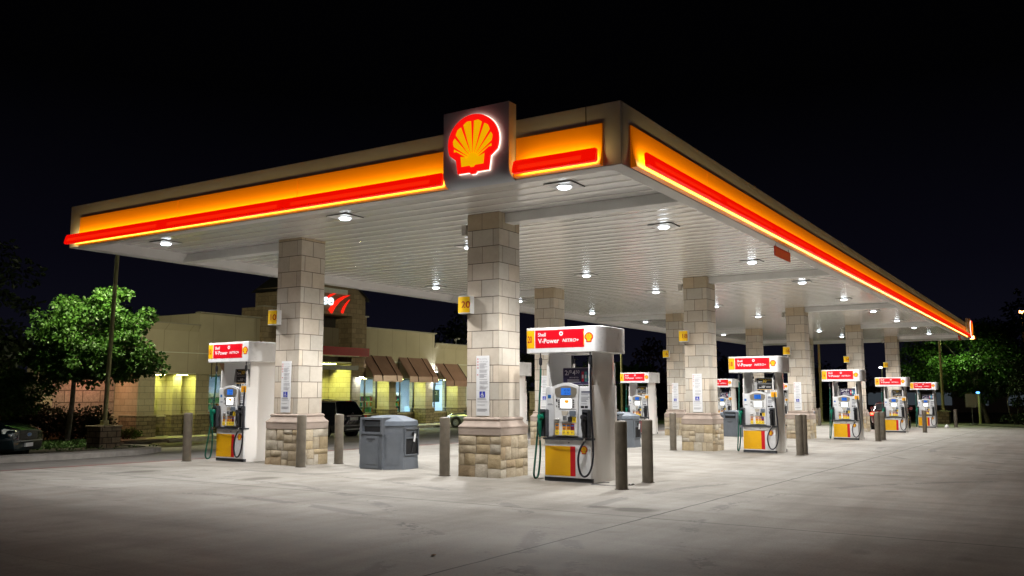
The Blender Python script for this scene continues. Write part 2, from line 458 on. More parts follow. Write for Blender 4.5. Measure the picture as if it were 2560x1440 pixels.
# planting island with its kerb, mulch and ground cover
isl = [(-7, 14.6), (-3, 13.35), (-.44, 13.1), (1.03, 13.2), (2.2, 13.6), (3.1, 14.25), (4.2, 15.3), (5.0, 16.4), (5.9, 18.0), (6.6, 19.6), (7.9, 22.6), (9.0, 25.4), (9.15, 30), (-7, 34)]
kb = MB(); inn = []
cx, cy = 1.5, 23.0
for x, y in isl:
    d = math.hypot(x-cx, y-cy); inn.append((x+(cx-x)/d*0.55, y+(cy-y)/d*0.55))
n = len(isl)
for i in range(n):
    a, b = isl[i], isl[(i+1) % n]; c, d = inn[i], inn[(i+1) % n]
    za, zb = ground_z(*a), ground_z(*b)
    kb.face([(*a, za-.1), (*b, zb-.1), (*b, zb+.14), (*a, za+.14)]); kb.face([(*a, za+.14), (*b, zb+.14), (*d, zb+.16), (*c, za+.16)])
tag(kb.build('kerb', M_kerb, smooth=False), kind='structure')
bed = MB(); bed.face([(x, y, ground_z(x, y)+.13) for x, y in inn])
tag(bed.build('mulch', mat('dark bark mulch', (0.022, 0.016, 0.011), 0.95, var=0.6, scale=9, bmp=0.9, bscale=30)), kind='structure')
# planting bed and road beyond the far right end
poly_sheet('gravel', [(38, -14), (46.4, -6.6), (51.6, -2.4), (53.2, 0.5), (56, 0.5), (57, -4), (53, -9), (42, -18)], mat('stony bark bed', (0.085, 0.07, 0.055), 0.95, var=0.6, scale=7, bmp=1.0, bscale=18), 0.012)
mb = MB(); mb.face([(78, -70, -1.05), (92, -70, -1.05), (92, 60, -1.2), (78, 60, -1.2)])
tag(mb.build('road', mat('asphalt', (0.055, 0.052, 0.05), 0.85, var=0.25, scale=3)), kind='structure')
mb = MB(); mb.face([(x, y, ground_z(x, y)+.02) for x, y in ((43, 14.6), (48, 14.6), (52, 19), (47, 21))]); tag(mb.build('grass', mat('short green grass', (.05, .095, .018), .9, var=.4, scale=6, bmp=.8, bscale=40)), kind='stuff')

# ------------------------------------------------------------------ canopy
X0, Y0, X1, Y1, ZB, ZT, ZC = -2.85, -3.99, 45.89, 9.12, 4.615, 5.52, 4.80
can = tag(empty('fuel_canopy', (X0, Y0, ZB)), 'long flat petrol canopy with orange and red lit edges on stone pillars', 'canopy')
def cpart(mb, name, mats, parent=None, **k):
    for i, (x, y, z) in enumerate(mb.v): mb.v[i] = (x-X0, y-Y0, z-ZB)
    return mb.build(name, mats, parent or can, **k)

m, nt, bs = new_mat('white decking')
tc = node(nt, 'ShaderNodeTexCoord')
f = noise(nt, 0.8, 5, 0.6, stretch=(3.0, 0.35, 1)); g = noise(nt, 6, 5, 0.6)
lk(nt, mulc(nt, ramp(nt, f, [(0.3, (0.80, 0.79, 0.765)), (0.7, (0.89, 0.88, 0.855))]), ramp(nt, g, [(0.3, (0.93,)*3), (0.6, (1, 1, 1))])), bs.inputs['Base Color'])
lk(nt, mth(nt, 'MULTIPLY_ADD', g, 0.12, 0.15), bs.inputs['Roughness']); bs.inputs['Specular IOR Level'].default_value = 0.5; bs.inputs['Coat Weight'].default_value = 1.0; bs.inputs['Coat IOR'].default_value = 1.9; bs.inputs['Coat Roughness'].default_value = 0.19
bump(nt, bs, noise(nt, 1.0, 3, 0.5, stretch=(7.0, 0.6, 1)), 0.10, 0.02)
M_deck = m
M_white = mat('white painted metal', (0.76, 0.76, 0.745), 0.32, var=0.06, scale=3)
M_fascia = mat('silver grey cladding', (0.54, 0.585, 0.66), 0.5, metal=0.0, var=0.08, scale=0.7)
M_trim = mat('grey soffit trim', (0.60, 0.59, 0.575), 0.4, var=0.06, scale=2)

mb = MB(); pitch = 0.4064; x = X0+0.42; prof = []
while x < X1-0.42:
    e1 = min(x+pitch, X1-0.42)
    prof += [(x, ZC+.018), (x+.008, ZC+.004), (x+.03, ZC), (x+.11, ZC-.003), (x+.19, ZC-.004), (x+.28, ZC-.003), (e1-.045, ZC), (e1-.022, ZC+.004), (e1-.014, ZC+.018)]
    x += pitch
prof.append((X1-0.42, ZC))
mb.grid([[(a, Y1-0.42, z) for a, z in prof], [(a, Y0+0.42, z) for a, z in prof]])
cpart(mb, 'soffit', M_deck, smooth=True, angle=20)
mb = MB()                                                # dropped border round the recessed ceiling, mitred at the corners
def inset(q): return [(X0+q, Y0+q), (X1-q, Y0+q), (X1-q, Y1-q), (X0+q, Y1-q)]
mb.grid([[(x, y, z) for x, y in inset(q)] for q, z in ((.004, ZB-.004), (.22, ZB-.004), (.26, ZB+.006), (.46, ZC+.02))], close_u=True)
cpart(mb, 'soffit_border', M_trim)
mb = MB(); t = 0.05                                      # fascia, four faces butted at the corners
mb.box(X0, X0+t, Y0, Y1, ZB, ZT); mb.box(X1-t, X1, Y0, Y1, ZB, ZT)
mb.box(X0+t, X1-t, Y0, Y0+t, ZB, ZT); mb.box(X0+t, X1-t, Y1-t, Y1, ZB, ZT)
cpart(mb, 'fascia', M_fascia, bevel=0.008)
mb = MB()
for yj in (-3.45,): mb.box(X0-.004, X0, yj-.006, yj+.006, ZB+.01, ZT-.01)
cpart(mb, 'fascia_joint', mat('dark joint', (0.05, 0.048, 0.045), 0.7, var=0))
mb = MB(); mb.box(X0+t, X1-t, Y0+t, Y1-t, ZC+.06, ZT-.12)
cpart(mb, 'roof', mat('roof felt', (0.12, 0.12, 0.12), 0.9))

M_band = mat('amber light panel', (0.95, 0.36, 0.005), 0.28, var=0.0, emit=0.16, ecol=(1.0, 0.20, 0.0), spec=0.5)
M_bar = mat('red light bar', (0.16, 0.001, 0.001), 0.30, var=0.0, emit=0.76, ecol=(1.0, 0.004, 0.0))
M_barcore = mat('red light bar core', (0.16, 0.001, 0.001), 0.30, var=0.0, emit=0.84, ecol=(1.0, 0.018, 0.002))
M_strip = lamp_mat('amber strip lamp', (1.0, 0.64, 0.18), 13.0)
band_prof = [(5.232, .004), (5.23, .022), (5.12, .022), (5.005, .026), (4.91, .034), (4.827, .046), (4.76, .062), (4.705, .082), (4.66, .094), (4.632, .102), (4.626, .098), (4.624, .004)]
bar_c, bar_d, bar_r = 4.750, 0.195, 0.090
def face_fn(side):
    if side == 'near': return lambda s, d, z: (X0-d, s, z)
    if side == 'far': return lambda s, d, z: (X1+d, s, z)
    if side == 'long': return lambda s, d, z: (s, Y0-d, z)
    return lambda s, d, z: (s, Y1+d, z)
def edge_lights(side, bands, bars):
    fn = face_fn(side)
    for a, b in bands:
        n = max(1, round(abs(b-a)/3.05))
        for k in range(n):
            s0 = a+(b-a)*k/n; s1 = a+(b-a)*(k+1)/n-(.012 if b > a else -.012)
            mb = MB(); rows = [[fn(s, d, z) for z, d in band_prof] for s in (s0, s1)]
            mb.grid(rows, cap=False); mb.face(rows[0]); mb.face(rows[1])
            cpart(mb, 'light_panel', M_band, smooth=True, angle=50)
    for a, b in bars:
        mb = MB(); st = MB(); n = max(1, round(abs(b-a)/3.05)); seg = (b-a)/n
        prof = [(4.842, .160), (4.848, .185), (4.842, .202), (4.76, .230), (4.668, .252), (4.648, .250), (4.640, .232), (4.646, .165)]
        def ringp(s, k=1.0):
            return [fn(s, .205+(d-.205)*k, 4.748+(z-4.748)*k) for z, d in prof]
        mb.grid([ringp(a, .80), ringp(a+.03), ringp(b-.03), ringp(b, .80)], close_u=True, cap=True)
        for k in range(n):                               # brighter tube seen through the red lens
            s0, s1 = a+seg*k+.22*(1 if seg > 0 else -1), a+seg*(k+1)-.10*(1 if seg > 0 else -1)
            mb.grid([[fn(s, .230+.0225*q+.004, 4.76-.093*q) for q in (.05, .25, .5, .75)] for s in (s0, s1)], 1)
        cpart(mb, 'light_bar', [M_bar, M_barcore], smooth=True, angle=40)
        e = .06 if b > a else -.06
        st.face([fn(a+e, .150, 4.665), fn(b-e, .150, 4.665), fn(b-e, .146, 4.80), fn(a+e, .146, 4.80)])
        st.face([fn(a+e, .146, 4.801), fn(b-e, .146, 4.801), fn(b-e, .158, 4.840), fn(a+e, .158, 4.840)])
        cpart(st, 'strip_lamp', M_strip)
edge_lights('near', [(-2.30, -3.72), (-1.05, 8.74)], [(-3.71, -2.36), (-1.08, 8.92)])
edge_lights('long', [(-2.56, 43.5)], [(-2.46, 43.6)])
edge_lights('far', [(-3.6, 7.5)], [(-4.25, 8.0)])

# beams from each pillar out to the long edges
for i in range(5):
    x = i*PX
    for a, b in ((Y0+.24, -.34), (5.36, Y1-.24)):
        mb = MB(); mb.box(x-.15, x+.15, a, b, ZB+.002, ZC-.004); cpart(mb, 'beam', M_white, bevel=0.01)

# lit shell sign boxes
M_red = mat('red sign face', (0.60, 0.004, 0.003), 0.3, var=0, emit=.85, ecol=(1.0, 0.006, 0.004))
M_yel = mat('yellow sign face', (0.92, 0.50, 0.01), 0.3, var=0, emit=0.75, ecol=(1.0, 0.47, 0.0))
M_halo = lamp_mat('halo lamp', (1.0, 0.66, 0.50), 2.8)
def sign_box(side, s0, s1, flip):
    fn = face_fn(side); D = .20
    g = (lambda u, v, d: fn(flip*u+(s0+s1)/2, D+d, v))
    mb = MB(); w = abs(s1-s0)/2
    prof = [(5.76, 0), (5.76, D), (4.80, D), (4.73, D-.01), (4.67, D-.04), (4.63, D-.09), (4.60, D-.15), (4.595, 0)]
    rows = [[fn(s, d, z) for z, d in prof] for s in (s0, s1)]
    mb.grid(rows); mb.face(rows[0]); mb.face(rows[1])
    sb = cpart(mb, 'sign_box', M_fascia, smooth=True, angle=30)
    mb = MB()
    o = [(x*.455, 5.215+y*.425) for x, y in SH_O]
    big = [(x*.460, 5.215+y*.430) for x, y in SH_O]
    mb.slab(big, g, .012, .03, 2); mb.slab(o, g, .03, .075, 0)
    for p in SH_I: mb.face([g(x*.455, 5.215+y*.425, .078) for x, y in p], 1)
    e = cpart(mb, 'shell_emblem', [M_red, M_yel, M_halo]); e.parent = sb
sign_box('near', -2.285, -1.095, -1)
sign_box('long', 43.75, 44.95, 1)

# ------------------------------------------------------------------ recessed canopy lamps
M_lens = lamp_mat('white lamp lens', (0.85, 0.93, 1.0), 9.0)
M_gask = mat('dark gasket', (0.03, 0.03, 0.03), 0.6, var=0)
LAMP_W = 860.0
LAMP_X = [-1.52, 2.55, 8.27, 13.2, 18.95, 24.4, 30.1, 35.35, 40.9]
LAMP_Y = [(-2.36, 'front row by the forecourt'), (2.35, 'middle row'), (7.65, 'back row by the shop')]
ordn = ['first', 'second', 'third', 'fourth', 'fifth', 'sixth', 'seventh', 'eighth', 'ninth', 'tenth']
lamp0 = empty('ceiling_light', (0, 0, 0))
mb = MB(); mb.box(-.246, .246, -.246, .246, -.010, .0); mb.build('backing_plate', M_gask, lamp0)
mb = MB(); mb.box(-.238, .238, -.238, .238, -.016, -.0105); mb.cyl((0, 0), .14, -.030, -.0165, 24); mb.build('frame', M_white, lamp0)
mb = MB(); a = [2*math.pi*k/20 for k in range(20)]
mb.grid([[(r*math.cos(t), r*math.sin(t), z) for t in a] for r, z in ((.108, -.031), (.104, -.048), (.085, -.060), (.04, -.066))], close_u=True, cap=True)
mb.build('lens', M_lens, lamp0, smooth=True)
ld = bpy.data.lights.new('lamp_light', 'SPOT'); ld.shadow_soft_size = .10; ld.energy = LAMP_W; ld.color = (1.0, 0.98, 0.96); ld.spot_size = R(160); ld.spot_blend = .2
ld.use_nodes = True; ln = ld.node_tree                   # wide 'batwing' optics: more light out to the sides than straight down
le = [n_ for n_ in ln.nodes if n_.type == 'EMISSION'][0]
lt = node(ln, 'ShaderNodeTexCoord'); ls = node(ln, 'ShaderNodeSeparateXYZ'); lk(ln, lt.outputs['Normal'], ls.inputs[0])
lr = node(ln, 'ShaderNodeValToRGB'); lk(ln, mth(ln, 'ABSOLUTE', ls.outputs[2]), lr.inputs[0]); q_ = lr.color_ramp
for p_, v_ in ((0.26, 0.0), (0.45, .12), (0.60, .55), (0.66, 1.0), (0.80, .88)):
    e_ = q_.elements.new(p_); e_.color = (v_, v_, v_, 1)
q_.elements[0].color = (0, 0, 0, 1); q_.elements[-1].color = (.70, .70, .70, 1)
lk(ln, lr.outputs[0], le.inputs['Strength'])
lo = bpy.data.objects.new('lamp_light', ld); COL.objects.link(lo); lo.parent = lamp0; lo.location = (0, 0, -.18)
first = True
for yi, (ly, rowname) in enumerate(LAMP_Y):
    for xi, lx in enumerate(LAMP_X):
        o = lamp0 if first else copy_tree(lamp0)
        first = False
        o.location = (lx, ly, ZC-.008)
        tag(o, 'white canopy ceiling light, %s from the near end, %s' % (ordn[xi], rowname), 'ceiling light', 'lights recessed in the canopy ceiling')

# ------------------------------------------------------------------ stone pillars
M_block = tint_mat('cut limestone', 0.85, 7, 0.16, 0.12, 30)
M_rubble = tint_mat('rough limestone', 0.9, 8, 0.36, 0.45, 22)
M_mortar = mat('mortar', (0.27, 0.225, 0.175), 0.95, var=0.2)
M_joint = mat('dark mortar joint', (0.125, 0.098, 0.076), 0.95, var=0.2)
M_mould = mat('cast stone moulding', (0.37, 0.30, 0.25), 0.85, var=0.16, scale=5, bmp=0.15)

def pillar_meshes(seed):
    r = random.Random(seed)
    a = 0.3506; zs = 1.056
    sh = MB(); sh.box(-a+.004, a-.004, -a+.004, a-.004, zs, ZC, 1)
    n = 12; ch = (ZC-zs)/n; g = .0065
    for c in range(n):
        z0, z1 = zs+c*ch, zs+(c+1)*ch
        top = c == n-1
        for f in range(4):
            odd = (c+f) % 2
            cuts = [-a, -a*.06+r.uniform(-.01, .01), a] if odd else [-a, -a*.70, a*.62, a]
            for q in range(len(cuts)-1):
                u0, u1 = cuts[q], cuts[q+1]
                t = r.uniform(.86, 1.05); w = r.uniform(-.04, .04)
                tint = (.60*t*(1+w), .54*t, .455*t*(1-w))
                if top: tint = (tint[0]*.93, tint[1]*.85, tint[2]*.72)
                p0 = u0+(g if q else 0); p1 = u1-(g if q < len(cuts)-2 else 0)
                fn = [lambda u, d, z: (-d, -u, z), lambda u, d, z: (u, -d, z), lambda u, d, z: (d, u, z), lambda u, d, z: (-u, d, z)][f]
                pts = [(p0, z0+g), (p1, z0+g), (p1, z1-g), (p0, z1-g)]
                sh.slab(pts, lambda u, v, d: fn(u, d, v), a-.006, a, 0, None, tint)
    ba = MB(); b = 0.452; zt = 0.742
    ba.box(-b+.012, b-.012, -b+.012, b-.012, -.1, zt, 1)
    for f in range(4):
        fn = [lambda u, d, z: (-d, -u, z), lambda u, d, z: (u, -d, z), lambda u, d, z: (d, u, z), lambda u, d, z: (-u, d, z)][f]
        rects = []
        def split(u0, u1, v0, v1, depth):
            w, h = u1-u0, v1-v0
            if depth > 0 and (w > .46 or (h > .27) or (w*h > .075 and r.random() < .65)):
                if (w > h*1.25 and w > .2) or h < .17:
                    k = u0+w*r.uniform(.32, .68); split(u0, k, v0, v1, depth-1); split(k, u1, v0, v1, depth-1)
                else:
                    k = v0+h*r.uniform(.33, .67); split(u0, u1, v0, k, depth-1); split(u0, u1, k, v1, depth-1)
            else: rects.append((u0, u1, v0, v1))
        split(-b, b, 0, zt, 6)
        for (u0, u1, v0, v1) in rects:
            e0 = .0 if u0 <= -b+.001 else .004; e1 = .0 if u1 >= b-.001 else .004
            k = r.random()
            base = (.58, .50, .37) if k < .5 else (.55, .45, .29) if k < .75 else (.48, .38, .25) if k < .84 else (.58, .53, .44)
            t = r.uniform(.85, 1.1); tint = tuple(q*t for q in base)
            nx, ny = 5, 4; rows = []
            dz = r.uniform(.0, .022)
            for j in range(ny+1):
                row = []
                for i in range(nx+1):
                    s, q = i/nx, j/ny
                    edge = min(s, 1-s)*w_ if (w_ := (u1-u0)) else 0
                    edge2 = min(q, 1-q)*(v1-v0)
                    bulge = min(1, min(edge, edge2)/.035)**.5
                    ju = r.uniform(-.006, .006) if (0 < i < nx or u0 > -b+.01 and i == 0 or u1 < b-.01 and i == nx) else 0
                    jv = r.uniform(-.006, .006) if 0 < j else 0
                    d = b-.008+(.010+dz*.6)*bulge+r.uniform(-.004, .004)*bulge
                    uu = u0+e0+(u1-u0-e0-e1)*s+ju
                    if u0 <= -b+.001 and i == 0: uu = -b-.004; d = b+.004
                    if u1 >= b-.001 and i == nx: uu = b+.004; d = b+.004
                    row.append(fn(uu, d, v0+(.004 if v0 > 0 else -.09)+(v1-v0-.008+(0 if v0 > 0 else .094))*q+(jv if 0 < j < ny else 0)))
                rows.append(row)
            ba.grid(rows, 0, tint)
    mo = MB(); prof = [(.742, .446), (.748, .458), (.868, .458), (.874, .463), (.892, .464), (.905, .455), (.915, .446), (.93, .428), (.955, .408), (.985, .394), (1.0, .388), (1.006, .396), (1.02, .401), (1.036, .399), (1.046, .390), (1.056, .375), (1.062, .34)]
    mo.grid([[(-h, -h, z), (h, -h, z), (h, h, z), (-h, h, z)] for z, h in prof], 0, close_u=True)
    return sh, ba, mo
pillars = []
NUM = [[20, 18, 16, 14, 12], [10, 8, 6, 4, 2]]
protos = []
for k in range(3):
    o = empty('stone_pillar', (0, 0, 0)); sh, ba, mo = pillar_meshes(11+k)
    sh.build('shaft', [M_block, M_joint], o, bevel=0)
    mo.build('moulding', M_mould, o, smooth=True, angle=28); ba.build('stone_base', [M_rubble, M_mortar], o, smooth=True, angle=50)
    protos.append(o)
used = set()
for j in range(2):
    for i in range(5):
        k = (i+j*2) % 3
        o = copy_tree(protos[k]) if k in used else protos[k]
        used.add(k)
        z = -0.013*i*PX
        o.location = (i*PX, j*5.0234, z)
        for ch in o.children:                            # the canopy is level, the ground is not
            if ch.name.startswith('shaft') and z < 0: ch.scale = (1, 1, (ZC-1.056-z)/(ZC-1.056)); ch.location.z = 1.056-1.056*ch.scale.z
        tag(o, 'tan limestone block pillar with rough stone base bearing yellow sign %d' % NUM[j][i], 'pillar', 'stone pillars under the canopy')

# yellow pump number flags
M_sgy = mat('yellow sign plastic', (0.92, 0.57, 0.012), 0.35, var=0.04)
M_sgw = mat('white sign plastic', (0.78, 0.78, 0.76), 0.35, var=0.04)
M_ltr = mat('dark red lettering', (0.42, 0.02, 0.015), 0.5, var=0)
M_post = mat('grey bracket', (0.2, 0.2, 0.2), 0.5, metal=0.6)
for j in range(2):
    for i in range(5):
        x, y = i*PX-.3506, j*5.0234+.33
        o = tag(empty('number_sign', (x, y, 3.10)), 'yellow flag sign with red number %d jutting from its stone pillar' % NUM[j][i], 'number sign', 'yellow number signs on the pillars')
        def fn(u, v, d):                                  # gently bowed front, u to the right as seen from the forecourt
            return (-.13-d-.05*math.cos(max(-1, min(1, u/.134))*1.45), -u, v)
        mb = MB(); us = [-.130+.026*k for k in range(11)]
        mb.grid([[fn(u, v, 0) for u in us] for v in (-.145, .145)], 0)
        for v in (-.16, .145): mb.slab([fn(u, 0, 0)[0:2] for u in us]+[(0.0, -.130), (0.0, .130)], lambda a, b, d: (a, b, d), v, v+.015, 1)
        mb.box(-.128, 0, -.132, -.130, -.145, .145, 1); mb.box(-.128, 0, .130, .132, -.145, .145, 1); mb.box(-.03, -.002, -.130, .130, -.145, .145, 1)
        mb.build('panel', [M_sgy, M_sgw], o, smooth=True, angle=25)
        mb = MB(); mb.flat(word(str(NUM[j][i]), .06, 0, h=.125, bold=.012, centre=True), fn, .003)
        mb.build('numeral', M_ltr, o)

# white notices with the wheelchair symbol
M_ntc = mat('white notice enamel', (0.72, 0.73, 0.74), 0.4, var=0.04)
M_nink = mat('grey print', (0.33, 0.33, 0.36), 0.6, var=0)
M_nred = mat('red print', (0.55, 0.06, 0.05), 0.6, var=0)
M_nblu = mat('blue symbol', (0.01, 0.03, 0.38), 0.5, var=0)
def notice():
    o = empty('notice_sign', (0, 0, 0)); fn = lambda u, v, d: (-d, -u, v)
    mb = MB(); mb.slab(rect(-.14, .14, 0, 1.08), fn, 0, .012); mb.build('plate', M_ntc, o, bevel=.003)
    mb = MB(); r = random.Random(3)
    mb.flat(word('No smoking', -.07, 1.005, h=.030), fn, .014, 0); mb.flat(word('Turn off engine', -.07, .955, h=.030, w=.19), fn, .014, 0)
    for v in (1.02, .97, .915, .86): mb.flat(ring(-.105, v, .009, .016, 12), fn, .014, 1)
    mb.flat(ring(-.105, .735, .0, .012, 12), fn, .014, 1)
    v = .93
    while v > .46:
        if r.random() < .78: mb.face([fn(u, w, .014) for u, w in rect(-.07, -.07+r.uniform(.1, .19), v, v+.008)], 0)
        v -= .019
    mb.face([fn(u, w, .014) for u, w in rect(-.14, .14, .448, .451)], 0)
    v = .30
    while v > .06:
        if r.random() < .85: mb.face([fn(u, w, .014) for u, w in rect(-.115, -.115+r.uniform(.16, .23), v, v+.009)], 0)
        v -= .0185
    mb.build('lettering', [M_nink, M_nred], o)
    mb = MB(); mb.slab(rect(-.065, .055, .325, .435), fn, .012, .0145, 0)
    q = .38; f = lambda *pp: [fn(u-.005, w+q, .0165) for u, w in pp]
    mb.flat([[(u-.005, w) for u, w in p] for p in ring(0, q+.042, 0, .009, 10)], fn, .0165, 1)
    mb.face(f((-.010, .030), (.002, .030), (.004, -.012), (-.008, -.012)), 1); mb.face(f((-.006, .014), (.022, .014), (.022, .006), (-.006, .006)), 1)
    mb.face(f((-.004, -.004), (.022, -.004), (.038, -.034), (.028, -.038), (.016, -.014), (-.004, -.014)), 1)
    mb.flat([p for k, p in enumerate(ring(-.006, q-.014, .022, .030, 16)) if not 0 < k < 5], fn, .0165, 1)
    mb.build('wheelchair_symbol', [M_nblu, M_ntc], o)
    return o
ntc = notice(); first = True
for j in range(2):
    for i in range(5):
        o = ntc if first else copy_tree(ntc); first = False
        o.location = (i*PX-.352, j*5.0234-.005, 1.085-0.013*i*PX)
        tag(o, 'tall white safety notice with blue wheelchair symbol on the pillar of number %d' % NUM[j][i], 'notice', 'white notices on the pillars')

# small cameras and boxes at the pillar heads
cs = empty('security_camera', (0, 0, 0))
mb = MB(); mb.box(-.03, .02, -.03, .03, -.03, .03); mb.tube([(0, 0, 0), (0, .08, .02)], .012, 8); mb.build('bracket', M_post, cs)
mb = MB(); mb.box(-.06, .05, .05, .15, -.17, .03); mb.tube([(-.085, .10, -.10), (-.058, .10, -.10)], .03, 10); mb.build('housing', mat('camera housing', (0.52, 0.50, 0.46), 0.4), cs, bevel=.012)
for i in range(5):
    o = cs if i == 0 else copy_tree(cs)
    o.location = (i*PX-.25, .375, 4.60)
    tag(o, 'small grey security camera at the head of the pillar with sign %d' % NUM[0][i], 'camera', 'security cameras under the canopy')
# red plates hung below the long edge
for x, lab in ((5.3, 'dark red plate hanging under the long canopy edge, above the second lane'), (40.5, 'dark red plate hanging under the far end of the long canopy edge')):
    o = tag(empty('hanging_plate', (x, -3.93, 4.61)), lab, 'hanging sign', 'red plates hung from the canopy edge')
    mb = MB(); mb.box(-.6, .6, -.012, .012, -.27, -.06); mb.build('plate', mat('dark red plate', (0.38, 0.012, 0.010), 0.5, var=0.15), o)
    mb = MB(); mb.tube([(-.5, 0, -.07), (-.5, 0, 0)], .008, 6); mb.tube([(.5, 0, -.07), (.5, 0, 0)], .008, 6); mb.build('hanger', M_post, o)
# ------------------------------------------------------------------ fuel pumps
M_pw = mat('pump white paint', (0.76, 0.765, 0.77), 0.28, var=0.11, scale=2.5, coat=0.3)
M_pc = mat('pump pale column', (0.88, 0.865, 0.84), 0.22, var=0.05, scale=1.5, coat=1.0)
M_pg = mat('pump panel grey', (0.74, 0.755, 0.78), 0.4, var=0.06)
M_hood = mat('beige metal hood', (0.36, 0.33, 0.27), 0.35, metal=0.5, var=0.1)
M_blk = mat('black plastic', (0.018, 0.018, 0.022), 0.45, var=0.1)
M_dgr = mat('dark grey plastic', (0.05, 0.055, 0.065), 0.5, var=0.15)
M_yp = mat('yellow decal', (0.86, 0.46, 0.004), 0.35, var=0.05)
M_rp = mat('red decal', (0.60, 0.004, 0.012), 0.35, var=0.04)
M_rb = mat('red banner', (0.66, 0.004, 0.014), 0.33, var=0.03)
M_wt = mat('white print', (0.80, 0.80, 0.80), 0.5, var=0)
M_ink = mat('dark print', (0.05, 0.06, 0.12), 0.6, var=0)
M_lbl = mat('blue print', (0.02, 0.16, 0.50), 0.5, var=0)
M_grn = mat('green nozzle', (0.0, 0.20, 0.12), 0.4, var=0.15)
M_ghs = mat('green hose', (0.004, 0.085, 0.06), 0.45, var=0.15)
M_bhs = mat('black hose', (0.012, 0.013, 0.022), 0.42, var=0.15)
M_chr = mat('bright metal', (0.62, 0.62, 0.62), 0.25, metal=0.9, var=0.05)
M_kick = mat('grey plinth', (0.06, 0.065, 0.075), 0.6, var=0.4, scale=8)
M_lcd = lamp_mat('blue display', (0.05, 0.24, 0.90), .7)
M_lcdk = lamp_mat('dark display digit', (0.01, 0.05, 0.35), 0.6)
M_scr = lamp_mat('white screen', (1.0, 0.99, 0.95), 2.6)
M_sco = lamp_mat('orange screen picture', (1.0, 0.36, 0.03), 1.1)
M_key = mat('yellow key', (0.85, 0.62, 0.03), 0.4, var=0.04, emit=0.12)
M_org = mat('orange grade card', (0.84, 0.33, 0.01), 0.4, var=0.05)
M_mar = mat('maroon grade card', (0.28, 0.004, 0.02), 0.4, var=0.05)
M_shr = mat('red emblem print', (0.62, 0.006, 0.008), 0.35, var=0)
M_shy = mat('yellow emblem print', (0.90, 0.52, 0.01), 0.35, var=0)
M_navy = mat('dark purple poster', (0.035, 0.028, 0.075), 0.3, var=0.1)
M_char = mat('charcoal poster', (0.018, 0.018, 0.02), 0.3, var=0.1)
M_gry = mat('grey poster frame', (0.34, 0.34, 0.34), 0.35, var=0.08)

FX = -.55
fp = lambda u, v, d: (FX-d, -u, v)
def ffront(x): return lambda u, v, d: (x-d, -u, v)
def fback(x): return lambda u, v, d: (-x+d, u, v)

# outline of the illuminated head, by distance along its front
HW, HD, RU, RX, HO = .745, .58, .10, .35, -.105
_f = [(HW, 0.0), (HW, -(HD-RX))] + [(HW-RU+RU*math.cos(R(a)), -(HD-RX)-RX*math.sin(R(a))) for a in range(9, 90, 9)] + [(HW-RU, -HD)]
front_half = [(-u+HO, x) for u, x in _f] + [(u+HO, x) for u, x in _f[::-1]]      # left end to right end, along the front
_len = [0.0]
for a, b in zip(front_half, front_half[1:]): _len.append(_len[-1]+math.hypot(b[0]-a[0], b[1]-a[1]))
def head_fn(s, z, d):
    t = s-HO+_len[-1]/2
    for k in range(len(_len)-1):
        if t <= _len[k+1] or k == len(_len)-2:
            a, b = front_half[k], front_half[k+1]; q = (t-_len[k])/(_len[k+1]-_len[k])
            u, x = a[0]+(b[0]-a[0])*q, a[1]+(b[1]-a[1])*q
            nx, nu = -(b[0]-a[0]), (b[1]-a[1]); l = math.hypot(nx, nu); nx, nu = nx/l, nu/l
            return (x+nx*d, -(u+nu*d), z)
def wrap_rect(mb, s0, s1, z0, z1, d, mi, n=10):
    mb.grid([[head_fn(s0+(s1-s0)*k/n, z, d) for k in range(n+1)] for z in (z0, z1)], mi)

def print_lines(mb, fn, u0, u1, v0, v1, step, h, r, mi, d=.001):
    v = v1
    while v > v0:
        if r.random() < .85: mb.face([fn(u, w, d) for u, w in rect(u0, u0+(u1-u0)*r.uniform(.55, 1), v-h, v)], mi)
        v -= step

